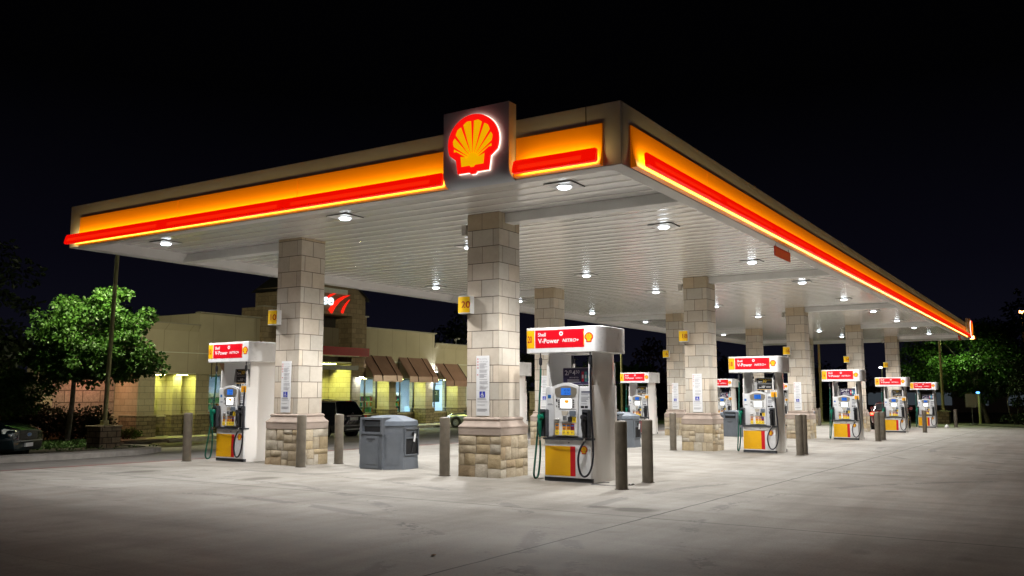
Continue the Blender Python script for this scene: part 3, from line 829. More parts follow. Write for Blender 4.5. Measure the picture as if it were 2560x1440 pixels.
def make_pump():
    o = empty('fuel_pump', (0, 0, 0)); r = random.Random(5)
    # plinth and lower cabinet
    mb = MB(); mb.box(-.52, .52, -.455, .455, -.12, .068); mb.build('plinth', M_kick, o)
    mb = MB(); mb.box(FX+.015, -FX-.015, -.445, .445, .07, .70)
    cab = mb.build('lower_cabinet', M_pw, o, bevel=.006)
    mb = MB(); f = ffront(FX+.015)
    mb.flat([rect(-.435, .055, .10, .595)], f, .002, 0); mb.flat([rect(.055, .152, .10, .595)], f, .002, 1)
    mb.build('decal', [M_yp, M_rp], cab)
    mb = MB(); shell(mb, f, .315, .545, .066, .001, .0012, 0, 1); mb.build('shell_emblem', [M_shr, M_shy], cab)
    mb = MB(); mb.flat(ring(.03, .655, 0, .012, 10), f, .003); mb.build('lock', M_blk, cab)
    mb = MB(); mb.grid([[(FX-.015-.03*math.cos(R(90*(-.46+.092*k)/.46)), -(-.46+.092*k), z) for k in range(11)] for z in (.703, .735)])
    mb.box(FX-.01, -FX+.01, -.465, .465, .703, .735); mb.build('ledge', M_dgr, o)
    # upper console
    mb = MB(); mb.box(FX+.04, -FX-.04, -.435, .435, .736, 1.60)
    con = mb.build('console', M_pg, o, bevel=.012)
    mb = MB(); fs = ffront(FX+.04)
    print_lines(mb, fs, .26, .43, 1.30, 1.52, .019, .007, r, 0); mb.flat([rect(.265, .425, 1.50, 1.52)], fs, .001, 0)
    mb.flat([rect(.25, .315, 1.235, 1.275), rect(.325, .385, 1.235, 1.275)], fs, .001, 1); print_lines(mb, fs, .27, .34, 1.10, 1.20, .012, .006, r, 0)
    mb.flat([rect(-.40, -.29, 1.285, 1.292), rect(-.385, -.31, 1.30, 1.308)], fs, .001, 0); mb.flat([rect(-.39, -.33, 1.40, 1.46)], fs, .001, 2)
    mb.build('sticker', [M_ink, M_blk, M_lbl], con)
    # centre bezel with its arched head
    arch = [(-.225, .775), (.205, .775), (.212, 1.0), (.222, 1.35), (.235, 1.56)] + [(.235-.49*k/12*1.0, 1.60+.065*math.sin(math.pi*k/12)) for k in range(0, 13)] + [(-.255, 1.56), (-.235, 1.35), (-.228, 1.0)]
    mb = MB(); fb = ffront(FX+.04); mb.slab(arch, fb, 0, .055); bz = mb.build('bezel', M_pw, o, bevel=.008)
    hood = [(-.19, 1.425), (.165, 1.425), (.205, 1.49)] + [(.205-.42*k/10, 1.565+.05*math.sin(math.pi*k/10)) for k in range(11)] + [(-.215, 1.49)]
    mb = MB(); mb.slab(hood, fb, .056, .062); mb.build('display_hood', M_hood, bz)
    mb = MB(); mb.slab(rect(-.095, .09, 1.455, 1.575), fb, .063, .066, 0)
    mb.flat(word('45.00', .02, 1.535, h=.035, w=.11, centre=True)+word('18.54', .02, 1.485, h=.03, w=.10, centre=True), fb, .067, 1)
    mb.build('price_display', [M_lcd, M_lcdk], bz)
    mb = MB(); mb.slab(rrect(-.115, .115, 1.225, 1.405, .008), fb, .055, .0585, 0); scf = mb.build('screen_frame', M_gry, bz)
    mb = MB(); mb.slab(rect(-.104, .104, 1.235, 1.395), fb, .059, .060, 0); mb.build('screen', M_scr, bz)
    mb = MB()
    for k in range(4):
        for u in (-.142, .142): mb.slab(rect(u-.011, u+.011, 1.245+.038*k, 1.265+.038*k), fb, .055, .062)
    mb.flat([rect(-.14, .19, 1.212, 1.219)], fb, .0565); mb.flat([rect(-.2, -.17, 1.34, 1.39), rect(-.195, -.178, 1.25, 1.28)], fb, .0565)
    mb.build('soft_key', M_blk, bz)
    mb = MB(); mb.face([fb(-.095, 1.185, .056), fb(.045, 1.185, .056), fb(.02, 1.11, .085), fb(-.06, 1.11, .085)], 0)
    mb.slab(rect(-.075, .045, 1.02, 1.11), fb, .055, .085, 1)
    for a in range(3):
        for b in range(4): mb.slab(rect(-.05+.026*a, -.03+.026*a, 1.032+.019*b, 1.046+.019*b), fb, .085, .088, 2)
    mb.build('keypad', [M_hood, M_pw, M_dgr], bz)
    mb = MB(); mb.slab(rrect(.075, .185, 1.105, 1.19, .01), fb, .055, .085, 1); mb.slab(rect(.052, .108, 1.005, 1.085), fb, .055, .10, 0)
    mb.build('card_reader', [M_blk, mat('blue grey plastic', (.12, .15, .19), .5)], bz)
    mb = MB(); mb.slab(rect(.113, .187, .995, 1.085), fb, .055, .058, 0); mb.flat(word('4', .15, 1.04, h=.05, centre=True), fb, .059, 1); mb.build('yellow_sticker', [M_key, M_ltr], bz)
    mb = MB(); mb.slab(rect(-.225, -.13, 1.045, 1.065), fb, .055, .10, 0); mb.slab(rect(-.21, -.14, .985, 1.043), fb, .055, .062, 1); mb.slab(rect(-.205, -.145, 1.0, 1.02), fb, .062, .064, 0); mb.build('receipt_slot', [M_wt, M_gry], bz)
    mb = MB(); mb.flat([rect(-.225, .20, .985, .989)], fb, .0565); mb.build('bezel_joint', M_dgr, bz)
    for u, top, t1, t2 in ((-.178, M_org, 'Diesel', ''), (-.04, M_org, '87', ''), (.04, M_org, '89', ''), (.118, M_mar, '93', '')):
        mb = MB(); mb.slab(rect(u-.034, u+.034, .868, .975), fb, .055, .060, 0); mb.slab(rect(u-.026, u+.026, .93, .955), fb, .060, .0615, 1)
        mb.flat([rect(u-.022, u+.022, .895, .902), rect(u-.015, u+.015, .88, .887)], fb, .0615, 3)
        mb.slab(rrect(u-.036, u+.036, .785, .862, .012), fb, .055, .072, 2); mb.flat(word(t1, u, .823, h=.028, centre=True, w=.042), fb, .073, 3)
        mb.build('grade_button', [top, M_lbl, M_key, M_ink], bz)
    # side columns
    for s in (-1, 1):
        mb = MB(); pl = [(-.50, .42*s), (-.50, .44*s), (-.44, .462*s), (-.28, .49*s), (-.08, .508*s), (.08, .508*s), (.28, .49*s), (.44, .462*s), (.50, .44*s), (.50, .42*s)]
        mb.prism(pl, -.05, .70); mb.prism([(x*.97, y) for x, y in pl], .70, 1.62); mb.prism([(x*.80, y) for x, y in pl], 1.62, 2.18)
        for sx in (-1, 1):                                # curved gusset from the console up the column
            w = [(sx*.485, 1.60), (sx*.485, 2.02), (sx*.455, 1.98), (sx*.43, 1.86), (sx*.40, 1.72), (sx*.36, 1.62), (sx*.30, 1.60)]
            mb.slab(w, lambda a, b, d: (a, s*(.425-d), b), 0, .035)
        mb.build('column', M_pc, o, smooth=True, angle=30)
    # head
    loop = [(x, -u) for u, x in front_half] + [(-x, -u) for u, x in front_half[::-1][1:-1]]
    mb = MB(); mb.prism(loop, 2.18, 2.62)
    head = mb.build('head', M_pw, o, smooth=True, angle=40, bevel=.008)
    mb = MB(); wrap_rect(mb, -.80, -.612, 2.265, 2.575, .002, 0); mb.build('number_panel', M_yp, head)
    mb = MB(); wrap_rect(mb, -.60, .365, 2.265, 2.575, .002, 0); wrap_rect(mb, -.612, -.60, 2.265, 2.575, .0015, 1)
    mb.build('banner', [M_rb, M_wt], head)
    mb = MB(); H = lambda ps: mb.flat(ps, head_fn, .004, 0)
    H(word('Shell', -.54, 2.465, h=.066, w=.155, bold=.018)); H(word('V-Power', -.54, 2.345, h=.084, w=.42, bold=.02))
    H(word('NITRO+', -.055, 2.358, h=.058, w=.32, bold=.018, shear=.25)); H(ring(-.08, 2.505, .017, .038, 18)); H(ring(-.042, 2.54, .002, .005, 8))
    mb.grid([[head_fn(.36+.02*math.cos(R(a))-.02, 2.42+.13*math.sin(R(a)), .004) for a in range(-75, 76, 15)], [head_fn(.36+.032*math.cos(R(a))-.02, 2.42+.13*math.sin(R(a)), .004) for a in range(-75, 76, 15)]], 1)
    mb.build('lettering', [M_wt, M_key], head)
    mb = MB(); shell(mb, head_fn, .455, 2.43, .08, .001, .002, 0, 1); mb.build('shell_emblem', [M_shr, M_shy], head)
    # nozzles, holsters and hoses, front pair and rear pair
    for back in (0, 1):
        fn = fback(FX+.04) if back else ffront(FX+.04)
        for s, hm, nm in ((-1, M_ghs, M_grn), (1, M_bhs, M_blk)):
            if back and s == -1: continue
            u = -.43 if s < 0 else .385
            mb = MB(); mb.slab(rrect(u-.056, u+.056, .745, 1.21, .02), fn, 0, .03); mb.slab(rect(u-.056, u-.045, .75, 1.19), fn, .03, .11); mb.slab(rect(u+.045, u+.056, .75, 1.19), fn, .03, .11); mb.slab(rrect(u-.056, u+.056, 1.17, 1.215, .015), fn, .03, .115)
            hol = mb.build('holster', M_dgr, o)
            mb = MB(); off = -.06 if s < 0 else -.012
            P = [fn(u+off*q, v, d) for q, v, d in ((.2, 1.14, .06), (.4, 1.10, .12), (.6, 1.04, .155), (.8, .97, .15), (.9, .88, .13), (1, .80, .115), (1, .745, .11))]
            mb.tube(P, [.016, .020, .040, .045, .034, .026, .022], 10, 0)
            mb.tube([fn(u+off*.5, 1.075, .10), fn(u+off*.4, 1.085, .185), fn(u+off*.6, 1.055, .19)], [.05, .05, .02], 10, 0)
            mb.tube([fn(u+off, 1.0, .19), fn(u+off, .90, .205), fn(u+off, .80, .17), fn(u+off, .77, .12)], .009, 6, 1)
            mb.tube([fn(u+off*.5, 1.10, .085), fn(u+off*.3, 1.155, .05)], .013, 8, 2); mb.tube([fn(u+off, .745, .11), fn(u+off, .69, .108)], [.017, .015], 8, 2)
            mb.build('nozzle', [nm, M_blk, M_chr], o, smooth=True, angle=60)
            mb = MB(); ut = -.515 if s < 0 else .455
            mb.tube([fn(ut, 2.185, .03), fn(ut, 2.10, .03)], .012, 8, 0); mb.tube([fn(ut, 2.10, .03), fn(ut, 2.06, .03), fn(ut, 2.0, .03), fn(ut, 1.97, .03)], [.024, .030, .030, .022], 10, 0); mb.tube([fn(ut, 1.97, .03), fn(ut, 1.91, .03)], .017, 8, 1)
            mb.build('breakaway', [M_blk, M_chr], o, smooth=True, angle=50)
            if s < 0: P = [(ut, 1.91, .03), (ut-.005, 1.5, .05), (ut-.01, 1.0, .10), (ut-.015, .6, .16), (ut-.02, .3, .21), (ut-.025, .14, .23), (ut-.03, .07, .20), (ut-.03, .055, .15), (ut-.02, .09, .10), (ut+0, .25, .085), (u+off, .5, .095), (u+off, .69, .108)]
            else: P = [(ut, 1.91, .03), (ut+.015, 1.6, .06), (ut+.05, 1.2, .11), (ut+.085, .8, .14), (ut+.095, .5, .15), (ut+.07, .30, .15), (ut+.01, .17, .145), (ut-.07, .115, .14), (ut-.14, .15, .135), (ut-.185, .26, .13), (ut-.20, .42, .12), (u+off-.075, .58, .11), (u+off, .69, .108)]
            Q = [Vector(fn(*q)) for q in P]; sm = []
            for k in range(len(Q)-1):                      # smooth the hose through its points
                p0, p1, p2, p3 = Q[max(k-1, 0)], Q[k], Q[k+1], Q[min(k+2, len(Q)-1)]
                for q in range(4):
                    t = q/4; sm.append(.5*((2*p1)+(-p0+p2)*t+(2*p0-5*p1+4*p2-p3)*t*t+(-p0+3*p1-3*p2+p3)*t**3))
            sm.append(Q[-1])
            mb = MB(); mb.tube(sm, .018, 8); mb.build('hose', hm, o, smooth=True, angle=80)
    return o

def poster(kind, o):
    fn = ffront(-.30)
    if kind == 'drink':
        mb = MB(); mb.slab(rrect(-.19, .455, 1.625, 1.925, .025), fn, 0, .03, 0); mb.slab(rrect(-.178, .443, 1.637, 1.913, .02), fn, .03, .032, 1)
        P = mb.build('advert_board', [M_gry, M_navy], o)
        mb = MB(); w = lambda *a, **k: mb.flat(word(*a, **k), fn, .034, 0)
        w('2/', -.15, 1.795, h=.085, w=.10, bold=.008); w('$', -.045, 1.83, h=.055); w('4', .0, 1.795, h=.085, bold=.008); w('50', .065, 1.825, h=.055)
        w('MIX N MATCH', .03, 1.755, h=.022, w=.17, bold=.01, centre=True)
        r = random.Random(2)
        for v in (1.715, 1.695, 1.672): mb.flat([rect(-.10, .16-.03*r.random(), v, v+.008)], fn, .034, 0)
        mb.build('lettering', M_wt, P)
        mb = MB()
        for k, (c, t) in enumerate(((0, 3), (1, 3), (2, 1), (0, 3))):
            u = .20+.058*k
            if k < 2: mb.flat([rrect(u-.022, u+.022, 1.685, 1.865, .01)], fn, .033, c); mb.flat([rect(u-.015, u+.015, 1.74, 1.80)], fn, .0345, 3); mb.flat([rect(u-.018, u+.018, 1.85, 1.862)], fn, .0345, 4)
            else: mb.flat([[(u-.024, 1.685), (u+.024, 1.685), (u+.024, 1.80), (u+.009, 1.84), (u+.009, 1.87), (u-.009, 1.87), (u-.009, 1.84), (u-.024, 1.80)]], fn, .033, c); mb.flat([rect(u-.022, u+.022, 1.735, 1.79)], fn, .0345, t); mb.flat([rect(u-.01, u+.01, 1.86, 1.878)], fn, .0345, 4)
        mb.build('drink_picture', [mat('red can print', (.62, .02, .05), .4, var=.1), mat('teal can print', (.10, .42, .40), .4, var=.1), mat('blue bottle print', (.05, .22, .50), .4, var=.1), M_wt, M_dgr], P)
    else:
        mb = MB(); mb.slab([(-.15, 1.60), (.40, 1.60), (.42, 1.75), (.38, 2.03), (-.11, 2.03), (-.15, 1.80)], fn, 0, .05, 0)
        mb.slab(rect(-.07, .345, 1.875, 2.015), fn, .05, .052, 1); mb.slab(rect(-.07, .345, 1.725, 1.862), fn, .05, .052, 1)
        mb.flat([rect(-.06, .02, 1.64, 1.70), rect(.04, .12, 1.64, 1.70)], fn, .051, 1); mb.flat([rect(-.06, .335, 1.706, 1.716)], fn, .052, 2); mb.flat([rect(.15, .20, 1.64, 1.70)], fn, .051, 3)
        P = mb.build('advert_board', [M_gry, M_char, M_yp, M_pg], o)
        mb = MB(); w = lambda m, *a, **k: mb.flat(word(*a, **k), fn, .054, m)
        w(0, 'Save', -.045, 1.905, h=.055, w=.12, bold=.012); w(1, '30', .085, 1.905, h=.085, w=.11, bold=.02); w(1, '¢', .20, 1.935, h=.05); mb.flat([rect(.235, .31, 1.965, 1.975)], fn, .054, 1); mb.flat([rect(-.02, .08, 1.985, 1.993)], fn, .054, 1)
        w(0, 'Save', -.02, 1.755, h=.035, w=.075); w(0, '10', .065, 1.755, h=.062, w=.075, bold=.012); w(0, '¢', .145, 1.785, h=.032); mb.flat([rect(.18, .31, 1.785, 1.793), rect(.18, .30, 1.768, 1.776)], fn, .054, 0)
        mb.build('lettering', [M_wt, mat('gold print', (.75, .52, .05), .5, var=0)], P)

def promo_tag(o):
    fn = ffront(FX-.02); mb = MB()
    mb.slab(rrect(.36, .54, 1.50, 1.70, .008), fn, 0, .012, 0); mb.flat([rrect(.37, .53, 1.51, 1.645, .008)], fn, .0135, 1)
    t = mb.build('hose_tag', [M_wt, M_yp], o)
    mb = MB(); mb.flat(word('25', .45, 1.575, h=.06, bold=.02, centre=True), fn, .0155, 0); mb.flat([rect(.385, .405, 1.57, 1.578), rect(.495, .515, 1.57, 1.578), rect(.40, .50, 1.62, 1.627)], fn, .0155, 0)
    mb.flat([rect(.385, .42, 1.66, 1.685), rect(.44, .455, 1.665, 1.69), rect(.485, .52, 1.665, 1.68)], fn, .0145, 1)
    mb.build('lettering', [mat('orange red print', (.75, .09, .01), .5, var=0), M_ink], t)

base_pump = make_pump()
ADS = {20: 'drink', 18: 'save', 16: 'drink', 14: 'save', 12: 'drink', 10: 'save', 8: 'save', 6: 'save', 4: 'drink', 2: 'save'}
TAGS = (18, 16, 14, 10, 6, 4, 2)
PUMPLAB = {}
for j in range(2):
    for i in range(5):
        nb = NUM[j][i]
        o = base_pump if nb == 20 else copy_tree(base_pump)
        PUMPLAB[nb] = o
first_done = False
for j in range(2):
    for i in range(5):
        nb = NUM[j][i]; o = PUMPLAB[nb]
        x, y = i*PX+.20, (-1.725 if j == 0 else 6.745)
        o.location = (x, y, -0.013*x+.004)
        tag(o, 'white petrol pump with red banner and number %d, %s' % (nb, 'showing a purple drinks advert' if ADS[nb] == 'drink' else 'showing black savings panels'), 'petrol pump', 'petrol pumps under the canopy')
        head = [c for c in o.children if c.name.startswith('head')][0]
        pan = [c for c in head.children if c.name.startswith('number_panel')][0]
        mb = MB(); mb.flat(word(str(nb), -.705, 2.42, h=.125, w=.085 if nb > 9 else .05, bold=.02, centre=True), head_fn, .005)
        mb.build('numeral', M_ltr, head)
        poster(ADS[nb], o)
        if nb in TAGS: promo_tag(o)
        if nb in (20, 10):
            bz = [c for c in o.children if c.name.startswith('bezel')][0]
            mb = MB(); fb = ffront(FX+.04)
            mb.flat([[(math.cos(a)*.045*(1+.25*math.sin(3*a))+.01, 1.345+.035*math.sin(a)*(1+.2*math.cos(2*a))) for a in (2*math.pi*k/24 for k in range(24))]], fb, .0605, 0)
            mb.build('screen_picture', M_sco, bz)

# ------------------------------------------------------------------ bollards
M_bol = mat('tan painted steel', (0.165, 0.142, 0.108), 0.5, var=0.30, scale=5, bmp=0.08)
bol = empty('bollard', (0, 0, 0))
mb = MB(); n = 24; a = [2*math.pi*k/n for k in range(n)]
mb.grid([[(r*math.cos(t), r*math.sin(t), z) for t in a] for r, z in ((.095, -.1), (.095, 1.02), (.092, 1.035), (.084, 1.045), (.05, 1.052))], close_u=True, cap=True)
mb.build('post', M_bol, bol, smooth=True, angle=50)
mb = MB(); mb.cyl((0, 0), .112, -.02, .006, 20); mb.build('collar', mat('dark sealant', (.09, .08, .065), .9), bol)
first = True
def bollard(x, y, lab):
    global first
    o = bol if first else copy_tree(bol); first = False
    o.location = (x, y, ground_z(x, y)); tag(o, lab, 'bollard', 'tan steel bollards around the pumps')
offs = [(-.98, .36), (-.80, -.22), (-.78, .52), (.45, .70), (2.75, 3.25)]
for i in range(5):
    f, b = NUM[0][i], NUM[1][i]; x = i*PX
    bollard(x+offs[i][0], -3.03 if i == 0 else -2.92, 'tan bollard at the forecourt end of pump %d, the %s of two' % (f, 'left'))
    bollard(x+offs[i][1], -2.88, 'tan bollard at the forecourt end of pump %d, the %s of two' % (f, 'right'))
    bollard(x-.60, .66, 'tan bollard just behind the pillar of number %d' % f)
    bollard(x-.62, 4.26, 'tan bollard close in front of the pillar of number %d' % b)
    if i < 2: bollard(x+.58, 4.36, 'tan bollard at the far corner of the pillar of number %d' % b)
    bollard(x-.86, 7.50, 'tan bollard beside pump %d on the shop side' % b)

# ------------------------------------------------------------------ waste bins with window wash buckets
M_bin = mat('blue grey plastic bin', (0.132, 0.149, 0.172), 0.55, var=0.14, scale=5, bmp=0.05)
M_bin2 = mat('paler blue grey lid', (0.16, 0.19, 0.23), 0.5, var=0.12, scale=5, bmp=0.05)
M_hole_shade = mat('painted opening shade', (0.008, 0.008, 0.009), 0.8, var=0)  # near-black colour stands for the shade inside the bin openings
def make_bin():
    o = empty('waste_bin', (0, 0, 0))
    oct_ = [(-.50, -.25), (-.22, -.57), (.22, -.57), (.50, -.25), (.50, .25), (.22, .57), (-.22, .57), (-.50, .25)]
    mb = MB()
    def sec(k, z): return [(x*k, y*k, z) for x, y in oct_]
    # plain sides; the wash recess is a dark plate laid on each side face
    mb.grid([sec(1.04, 0.0), sec(1.03, .06), sec(1.0, .30), sec(.975, .80)], close_u=True)
    mb.face(sec(.975, .80))
    body = mb.build('body', M_bin, o, bevel=.02)
    for s in (-1, 1):
        mb = MB()
        for p in ((-.40, -.28), (-.30, -.22), (-.26, -.20)): pass
        ch = lambda u, v, d: ((-.36)+u*.658-d*.753, s*(.41+u*.753+d*.658), v)
        mb.slab([(-.13, .08), (.13, .08), (.13, .58), (.06, .66), (-.13, .66)], ch, .006, .018); mb.build('side_panel', M_bin, body, bevel=.01)
    lid = MB(); lid.grid([sec(1.0, .80), sec(1.01, .82), sec(.99, .90), [(x*.62, y*.55, .985) for x, y in oct_], [(x*.3, y*.25, 1.0) for x, y in oct_]], close_u=True, cap=True)
    lid.build('lid', M_bin2, o, bevel=.012)
    # front module: opening above, door below
    f = lambda u, v, d: (-.50-d, -u, v)
    mb = MB()
    w = .285
    mb.slab([(-w, .66), (w, .66), (w, .695), (-w, .695)], f, -.05, .055); mb.slab([(-w, .925), (w, .925), (w, .965), (-w, .965)], f, -.22, .05)
    mb.slab(rect(-w, -w+.045, .695, .925), f, -.2, .052); mb.slab(rect(w-.045, w, .695, .925), f, -.2, .052)
    mb.slab(rect(-w, w, .0, .66), f, -.02, .035)
    fm = mb.build('front_panel', M_bin, o, bevel=.012)
    mb = MB(); mb.box(-.495+.0, -.30, -.21, .21, .70, .92); mb.build('opening', M_hole_shade, fm)
    mb = MB(); mb.slab(rrect(-.20, .20, .03, .625, .02), f, .035, .05, 0); mb.slab(rrect(-.15, .15, .10, .50, .02), f, .05, .056, 0); mb.slab(rect(-.11, .11, .555, .58), f, .05, .052, 1); mb.slab(rect(-.06, .06, .545, .57), f, .052, .06, 1)
    mb.build('door', [M_bin, M_dgr], o, bevel=.006)
    for s in (-1, 1):
        g = lambda u, v, d: (u, s*(.572+d), v)
        mb = MB(); mb.slab(rect(-.19, .19, .28, .57), g, 0, .004, 1); mb.slab(rect(-.20, .20, .57, .595), g, 0, .03, 0); mb.slab(rect(-.20, .20, .255, .28), g, 0, .035, 0); mb.slab(rect(-.215, -.19, .255, .77), g, 0, .03, 0); mb.slab(rect(.19, .215, .255, .77), g, 0, .03, 0); mb.slab(rect(-.2, .2, .745, .77), g, 0, .03, 0)
        mb.flat(ring(.06, .655, 0, .045, 16), g, .006, 1)
        mb.build('wash_recess', [M_bin, M_hole_shade], o)
        mb = MB(); mb.tube([(-.02, s*.60, .30), (.05, s*.605, .52), (.075, s*.61, .60)], .009, 6, 0); mb.tube([(.045, s*.612, .51), (.08, s*.615, .66)], [.018, .02], 8, 1)
        mb.build('squeegee', [M_blk, M_wt], o, smooth=True)
    o.scale = (1, 1, 1.05)
    return o
wb0 = make_bin()
for i in range(5):
    o = wb0 if i == 0 else copy_tree(wb0)
    x, y = i*PX+.33, 2.76
    o.location = (x, y, ground_z(x, y)); tag(o, 'blue grey waste bin with squeegee between the pillars of numbers %d and %d' % (NUM[0][i], NUM[1][i]), 'waste bin', 'waste bins between the pillars')

# odds and ends on the concrete
mb = MB(); r = random.Random(4)
mb.tube([(.02+.22*math.cos(a)+.06*math.cos(2*a), -2.62+.26*math.sin(a)-.9*0, .012+.004*math.sin(3*a)) for a in (R(k) for k in range(20, 341, 16))], .007, 6)
for k, (x, y, z) in enumerate(mb.v): mb.v[k] = (x-.42, y+.12, z)
tag(mb.build('cable', M_dgr), 'thin dark cable looped on the concrete at the foot of pump 20', 'cable')
mb = MB()
for k in range(7):
    x, y = .03*k-.1, .02*math.sin(k*2.1); mb.tube([(x, y, .01), (x+.05, y+.03*math.cos(k), .02+.012*(k % 2)), (x+.08, y-.02, .012)], [.012, .018, .008], 6)
mb.v = [(x*.7, y*.7, z*.6) for x, y, z in mb.v]
tag(mb.build('rag', mat('dark rag', (.05, .045, .04), .95), loc=(-.28, -2.86, 0)), 'crumpled dark scrap lying between the two bollards of pump 20', 'litter')
mb = MB(); mb.grid([[(-.06, -.02, 0), (-.02, -.035, .012), (.04, -.02, .006)], [(-.05, .012, .02), (0, .0, .028), (.06, .01, .016)], [(-.03, .035, .004), (.0, .03, .014), (.035, .03, 0)]])
mb.v = [(x*.6, y*.6, z*.6) for x, y, z in mb.v]
tag(mb.build('dry_leaf', mat('dry brown leaf', (.26, .13, .04), .8, var=.3, scale=30), loc=(-7.35, -4.25, .1)), 'curled dry brown leaf lying alone on the foreground concrete', 'leaf')
mb = MB(); mb.tube([(-.10, 0, 0), (0, .012, .006), (.11, 0, 0)], [.004, .006, .003], 6)
tag(mb.build('twig', mat('twig bark', (.04, .03, .02), .9), loc=(-8.65, .55, .118)), 'thin dark twig on the foreground concrete, lower left', 'twig')
mb = MB(); r = random.Random(9)
mb.grid([[(.16*math.cos(a)*q+r.uniform(-.02, .02), .11*math.sin(a)*q+r.uniform(-.02, .02), h) for a in (2*math.pi*k/10 for k in range(10))] for q, h in ((1, 0), (1.05, .07), (.7, .15), (.2, .19))], close_u=True, cap=True)
tag(mb.build('litter_bag', M_wt, loc=(43.1, -2.75, ground_z(43.1, -2.75))), 'crumpled white bag at the foot of pump 12', 'litter')
# ------------------------------------------------------------------ the shop
SY, RY, SZ = 29.0, 30.05, -0.63                     # facade line, recessed bay line, floor level
shop = tag(empty('convenience_store', (24.8, SY, SZ)), 'tan stucco and limestone shop with a gabled entrance tower and brown awnings', 'shop')
def sp(mb, name, mats, parent=None, **k):
    for i, (x, y, z) in enumerate(mb.v): mb.v[i] = (x-24.8, y-SY, z-SZ)
    return mb.build(name, mats, parent or shop, **k)
def panel_mat(name, col):
    m, nt, bs = new_mat(name)
    tc = node(nt, 'ShaderNodeTexCoord'); s = node(nt, 'ShaderNodeSeparateXYZ'); lk(nt, tc.outputs['Object'], s.inputs[0])
    q = mth(nt, 'ADD', mth(nt, 'ADD', s.outputs[0], s.outputs[1]), 101.3)
    d = mth(nt, 'ABSOLUTE', mth(nt, 'SUBTRACT', mth(nt, 'MODULO', q, 1.45), 0.72))
    ln = mth(nt, 'LESS_THAN', d, 0.012)
    f = noise(nt, 0.6, 6, 0.6)
    c = ramp(nt, f, [(0.3, tuple(v*.86 for v in col)), (0.7, col)])
    lk(nt, mixc(nt, mth(nt, 'MULTIPLY', ln, 0.7), c, tuple(v*.35 for v in col)), bs.inputs['Base Color'])
    bs.inputs['Roughness'].default_value = 0.9; bs.inputs['Specular IOR Level'].default_value = 0.2
    bump(nt, bs, noise(nt, 40, 4), 0.2)
    return m
M_stuc = panel_mat('tan stucco', (0.46, 0.40, 0.285))
M_sblk = block_mat('shop limestone block', (0.44, 0.385, 0.26), (0.38, 0.325, 0.21), (0.20, 0.17, 0.11), msize=.010)
M_srub = block_mat('shop rough limestone', (0.34, 0.28, 0.17), (0.21, 0.165, 0.10), (0.10, 0.08, 0.05), bw=.48, bh=.19, msize=.014, bmp=1.0, grain=.55)
M_twr = block_mat('tower limestone block', (0.36, 0.275, 0.175), (0.25, 0.185, 0.115), (0.13, 0.10, 0.07), bw=.55, bh=.305, msize=.010, grain=.3)
M_cap = mat('metal coping', (0.30, 0.27, 0.21), 0.5, var=0.1)
M_ledge = mat('limestone ledge', (0.45, 0.39, 0.27), 0.8, var=0.12)
M_soff = mat('pale soffit', (0.62, 0.60, 0.48), 0.7, var=0.05)
M_mul = mat('dark bronze frame', (0.045, 0.042, 0.038), 0.4, metal=0.5, var=0.1)
M_sofl = lamp_mat('yellow green soffit lamp', (0.82, 0.90, 0.22), 120.0)
m, nt, bs = new_mat('shop window glass'); bs.inputs['Roughness'].default_value = 0.02
nt.nodes.remove(bs); o_ = nt.nodes['Material Output']
tr = node(nt, 'ShaderNodeBsdfTransparent'); tr.inputs[0].default_value = (.90, .94, .94, 1); gl = node(nt, 'ShaderNodeBsdfGlossy'); gl.inputs['Roughness'].default_value = .02
mx = node(nt, 'ShaderNodeMixShader'); mx.inputs[0].default_value = .08; lk(nt, tr.outputs[0], mx.inputs[1]); lk(nt, gl.outputs[0], mx.inputs[2]); lk(nt, mx.outputs[0], o_.inputs[0])
M_glass = m

BACK = 36.2; ROOM = 35.6
# upper walls: low wing, raised middle, low wing; each is a deep block from the bay head up
for q in ((12.9, 16.16, SY, 2.50, 4.93), (36.16, 42.2, SY, 2.50, 4.93), (16.16, 21.25, SY-.03, 2.45, 5.60), (28.3, 36.16, SY-.03, 2.45, 5.60), (21.25, 28.3, SY+.6, 3.0, 5.5)):
    mb = MB(); mb.box(q[0], q[1], q[2], BACK, q[3], q[4]); sp(mb, 'upper_wall', M_stuc)
for a, b in ((12.85, 16.13), (36.2, 42.25)):
    mb = MB(); mb.prism([(a, SY), (b, SY), (b, SY-.16), (a, SY-.16)], 4.62, 4.935); mb.v[:4] = [(x, SY if y == SY else SY-.02, z) for x, y, z in mb.v[:4]]
    sp(mb, 'cornice', M_stuc)
for a, b, z in ((12.8, 16.15, 4.937), (36.18, 42.3, 4.937), (16.1, 20.3, 5.603), (28.75, 36.22, 5.603)):
    mb = MB(); mb.box(a, b, SY-.2, SY+.25, z, z+.06); sp(mb, 'coping', M_cap)
for a, b in ((12.9, 21.2), (28.8, 40.2)):
    mb = MB(); mb.box(a, b, SY-.045, SY-.032, 3.50, 3.535); sp(mb, 'facade_strip', mat('pale facade strip', (.72, .74, .62), .4))  # thin pale line along the facade
mb = MB(); mb.box(12.9, 13.1, RY+.45, BACK, SZ, 2.498); sp(mb, 'side_wall', M_sblk)
